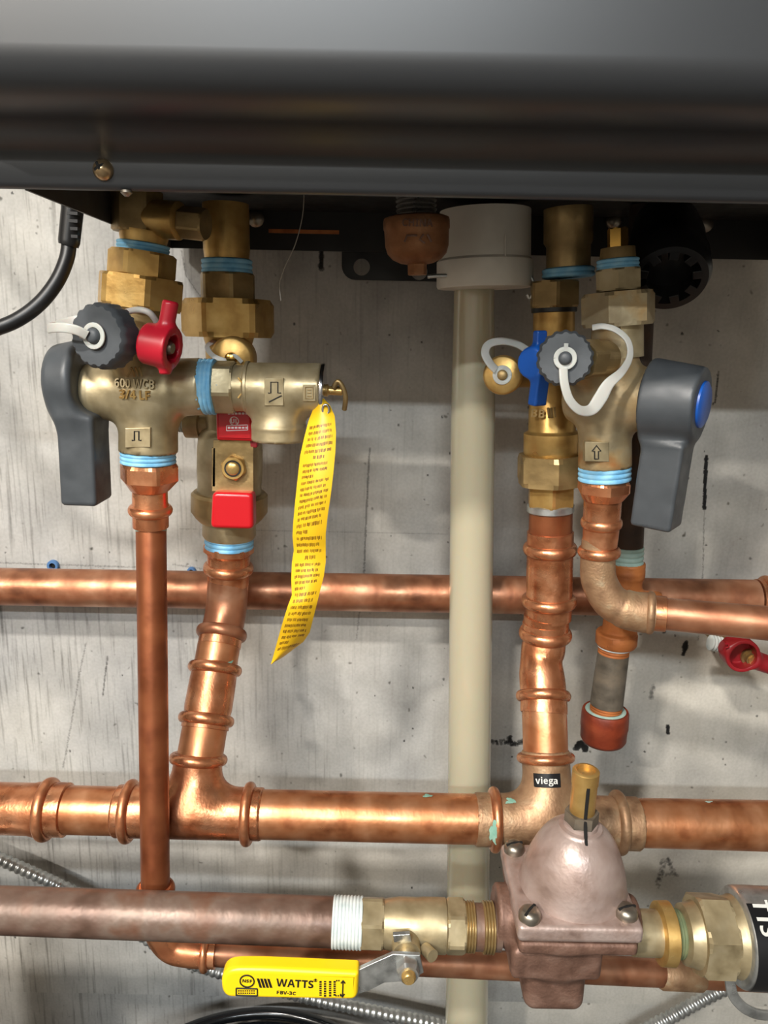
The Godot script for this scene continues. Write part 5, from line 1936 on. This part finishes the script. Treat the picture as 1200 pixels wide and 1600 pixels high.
func regulator(D: float) -> void:
	var C := P(887, 1379, D - 0.004)
	var up := Vector3(-0.045, 1, 0.03).normalized()
	var bs := Basis(Vector3.RIGHT, up, Vector3.RIGHT.cross(up)).orthonormalized()
	var at := func(x: float, y: float, z: float) -> Vector3: return C + bs * Vector3(x, y, z) * 0.88
	var t := thing("pressure_regulator", "bell-shaped bronze pressure regulator with a brass adjusting stem at the lower right", "regulator", at.call(0, -0.1, 0))
	var s := Shape.new()
	s.field([["b", 0.003, at.call(0, -0.0225, 0), bs, Vector3(0.04004, 0.00484, 0.04004), 0.00308], ["c", 0.010, at.call(-0.008, -0.024, 0.002), at.call(-0.011, -0.066, 0), 0.03432, 0.03080, 0.00528],
		["b", 0.006, at.call(-0.013, -0.046, 0.022), bs, Vector3(0.03124, 0.01232, 0.01408), 0.00440],
		["b", 0.005, at.call(-0.009, -0.080, 0.006), bs, Vector3(0.02156, 0.01980, 0.01936), 0.00792], ["c", 0.006, at.call(0, -0.034, 0), at.call(-0.058, -0.031, 0), 0.01980, 0.02068, 0.00264], ["c", 0.006, at.call(0, -0.036, 0), at.call(0.058, -0.039, 0), 0.01980, 0.01980, 0.00264]], 0.0026)
	part("body", s, M.bronze_dark, t)
	s = Shape.new()
	s.field([["b", 0.003, at.call(0, -0.0075, 0), bs, Vector3(0.04180, 0.00616, 0.04180), 0.00308]], 0.0022)
	part("flange", s, M.bronze, t)
	s = Shape.new()
	s.lathe(at.call(0.004, -0.002, 0), at.call(0.006, 0.060, 0), [[0.0, 0.03784], [0.03, 0.03784], [0.07, 0.03678], [0.20, 0.03590], [0.36, 0.03362], [0.53, 0.03010], [0.66, 0.02675], [0.76, 0.02306], [0.82, 0.01971], [0.855, 0.01672], [0.87, 0.01549], [0.90, 0.01496], [0.91, 0.01197], [0.95, 0.01144], [0.96, 0.00968], [1.0, 0.00950]], 64)
	part("bell", s, M.bronze, t)
	s = Shape.new()
	s.lathe(at.call(0.006, 0.057, 0), at.call(0.006, 0.067, 0), [[0.0, 0.0121], [1.0, 0.0121]], 40, 0.0117, 0.4)
	part("lock_nut", s, M.iron_grey, t)
	s = Shape.new()
	s.lathe(at.call(0.006, 0.060, 0), at.call(0.006, 0.104, 0), [[0.0, 0.00862], [0.72, 0.00862], [0.73, 0.00915], [0.97, 0.00915], [1.0, 0.00774], [1.0, 0.00634], [0.93, 0.00616], [0.93, 0.00000]], 48, 0, 0, 0, 0, false)
	part("stem", s, M.brass, t)
	s = Shape.new()
	s.strap([at.call(0.006, 0.094, 0.0102), at.call(0.006, 0.067, 0.0102), at.call(0.006, 0.060, 0.0128), at.call(0.006, 0.054, 0.0160), at.call(0.006, 0.046, 0.0222)], 0.0011, 0.0008, Vector3.BACK)
	part("slot", s, M.dark_hole, t)
	for q in [[-0.0375, -0.0375], [-0.0375, 0.0375], [0.0375, 0.03300], [0.0375, -0.0375]]:
		s = Shape.new()
		s.lathe(at.call(q[0], -0.001, q[1]), at.call(q[0], 0.0075, q[1]), [[0.0, 0.00748], [0.5, 0.00748], [0.85, 0.00598], [1.0, 0.00352]], 28)
		var sc := part("screw", s, M.screw_steel, t)
		s = Shape.new()
		var ang: float = 0.9 if q[0] * q[1] < 0 else 0.3
		var dv := bs * Vector3(cos(ang), 0, -sin(ang)) * 0.0063
		var m: Vector3 = at.call(q[0], 0.0072, q[1])
		s.strap([m - dv - up * 0.001, m, m + dv - up * 0.001], 0.0010, 0.0009, up)
		part("slot", s, M.dark_hole, sc)


func conduit(called: String, label: String, path: Array, r: float) -> void:
	var pts := traced(path, 60)
	var even := [pts[0]]                        # points at even steps, then a ribbed radius
	var step := 0.0011
	var acc := 0.0
	for i in pts.size() - 1:
		var seg: float = pts[i].distance_to(pts[i + 1])
		var pos := step - acc
		while pos < seg:
			even.append(pts[i].lerp(pts[i + 1], pos / seg))
			pos += step
		acc = seg - (pos - step)
	var rad := []
	for i in even.size():
		rad.append(r * (1.0 - 0.20 * pow(absf(cos(PI * i / 6.0)), 3.0)))
	var s := Shape.new()
	s.tube(even, rad, 18)
	single(called, s, M.galvanised, label, "conduit", "ribbed metal conduits along the wall")


func small_things() -> void:
	conduit("flexible_conduit", "ribbed silver conduit sloping down from the left edge behind the old steel pipe", [[-600, 1050, 0.035], [-250, 1230, 0.035], [-40, 1326, 0.035], [0, 1342, 0.035], [50, 1364, 0.035], [110, 1392, 0.035], [170, 1424, 0.035], [235, 1470, 0.036], [280, 1497, 0.04], [330, 1515, 0.045], [400, 1536, 0.05], [500, 1563, 0.055], [600, 1584, 0.055], [700, 1606, 0.05], [780, 1640, 0.05], [860, 1700, 0.05], [890, 1830, 0.05]], 10 * S(300, 1500, 0.04))
	conduit("flexible_conduit", "ribbed silver conduit rising to the right at the bottom right corner", [[900, 1810, 0.03], [930, 1690, 0.03], [980, 1630, 0.03], [1015, 1606, 0.03], [1050, 1588, 0.03], [1090, 1566, 0.03], [1130, 1546, 0.028], [1180, 1526, 0.024], [1500, 1400, 0.024], [1800, 1300, 0.024]], 10.5 * S(1060, 1580, 0.03))
	var s := Shape.new()
	s.tube(traced([[475, 296, 0.205], [473, 335, 0.205], [462, 380, 0.205], [444, 420, 0.206], [437, 445, 0.207], [439, 470, 0.208]]), 0.00035, 6)
	single("hair_strand", s, M.hair, "thin pale thread hanging from the heater left of centre", "thread")
	# black bucket standing on the floor, only its rim in view
	var rim := P(418, 1576, 0.045)
	var r := 0.165
	var ctr := Vector3(rim.x, rim.y - 0.006, 0.045 + r)
	var t := thing("bucket", "glossy black plastic bucket whose rim shows at the bottom edge", "bucket", Vector3(ctr.x, 0, ctr.z))
	var h := ctr.y
	s = Shape.new()
	s.lathe(Vector3(ctr.x, 0, ctr.z), ctr, [[0.0, r * 0.84], [0.86, r * 0.96], [0.86, r * 1.0], [0.90, r * 1.0], [0.90, r * 0.965], [0.97, r * 0.975], [0.97, r * 0.94], [0.02, r * 0.8], [0.02, 0.0]], 72, 0, 0, 0, 0, false)
	s.lathe(Vector3(ctr.x, 0, ctr.z), Vector3(ctr.x, 0.004, ctr.z), [[0.0, r * 0.84], [1.0, r * 0.84]], 72)
	part("pail", s, M.bucket, t)
	s = Shape.new()
	var ring := []
	for i in 73:
		var th := TAU * i / 72
		ring.append(ctr + Vector3(cos(th) * r, 0, sin(th) * r))
	s.tube(ring, 0.006, 16, false)
	part("rim", s, M.bucket, t)
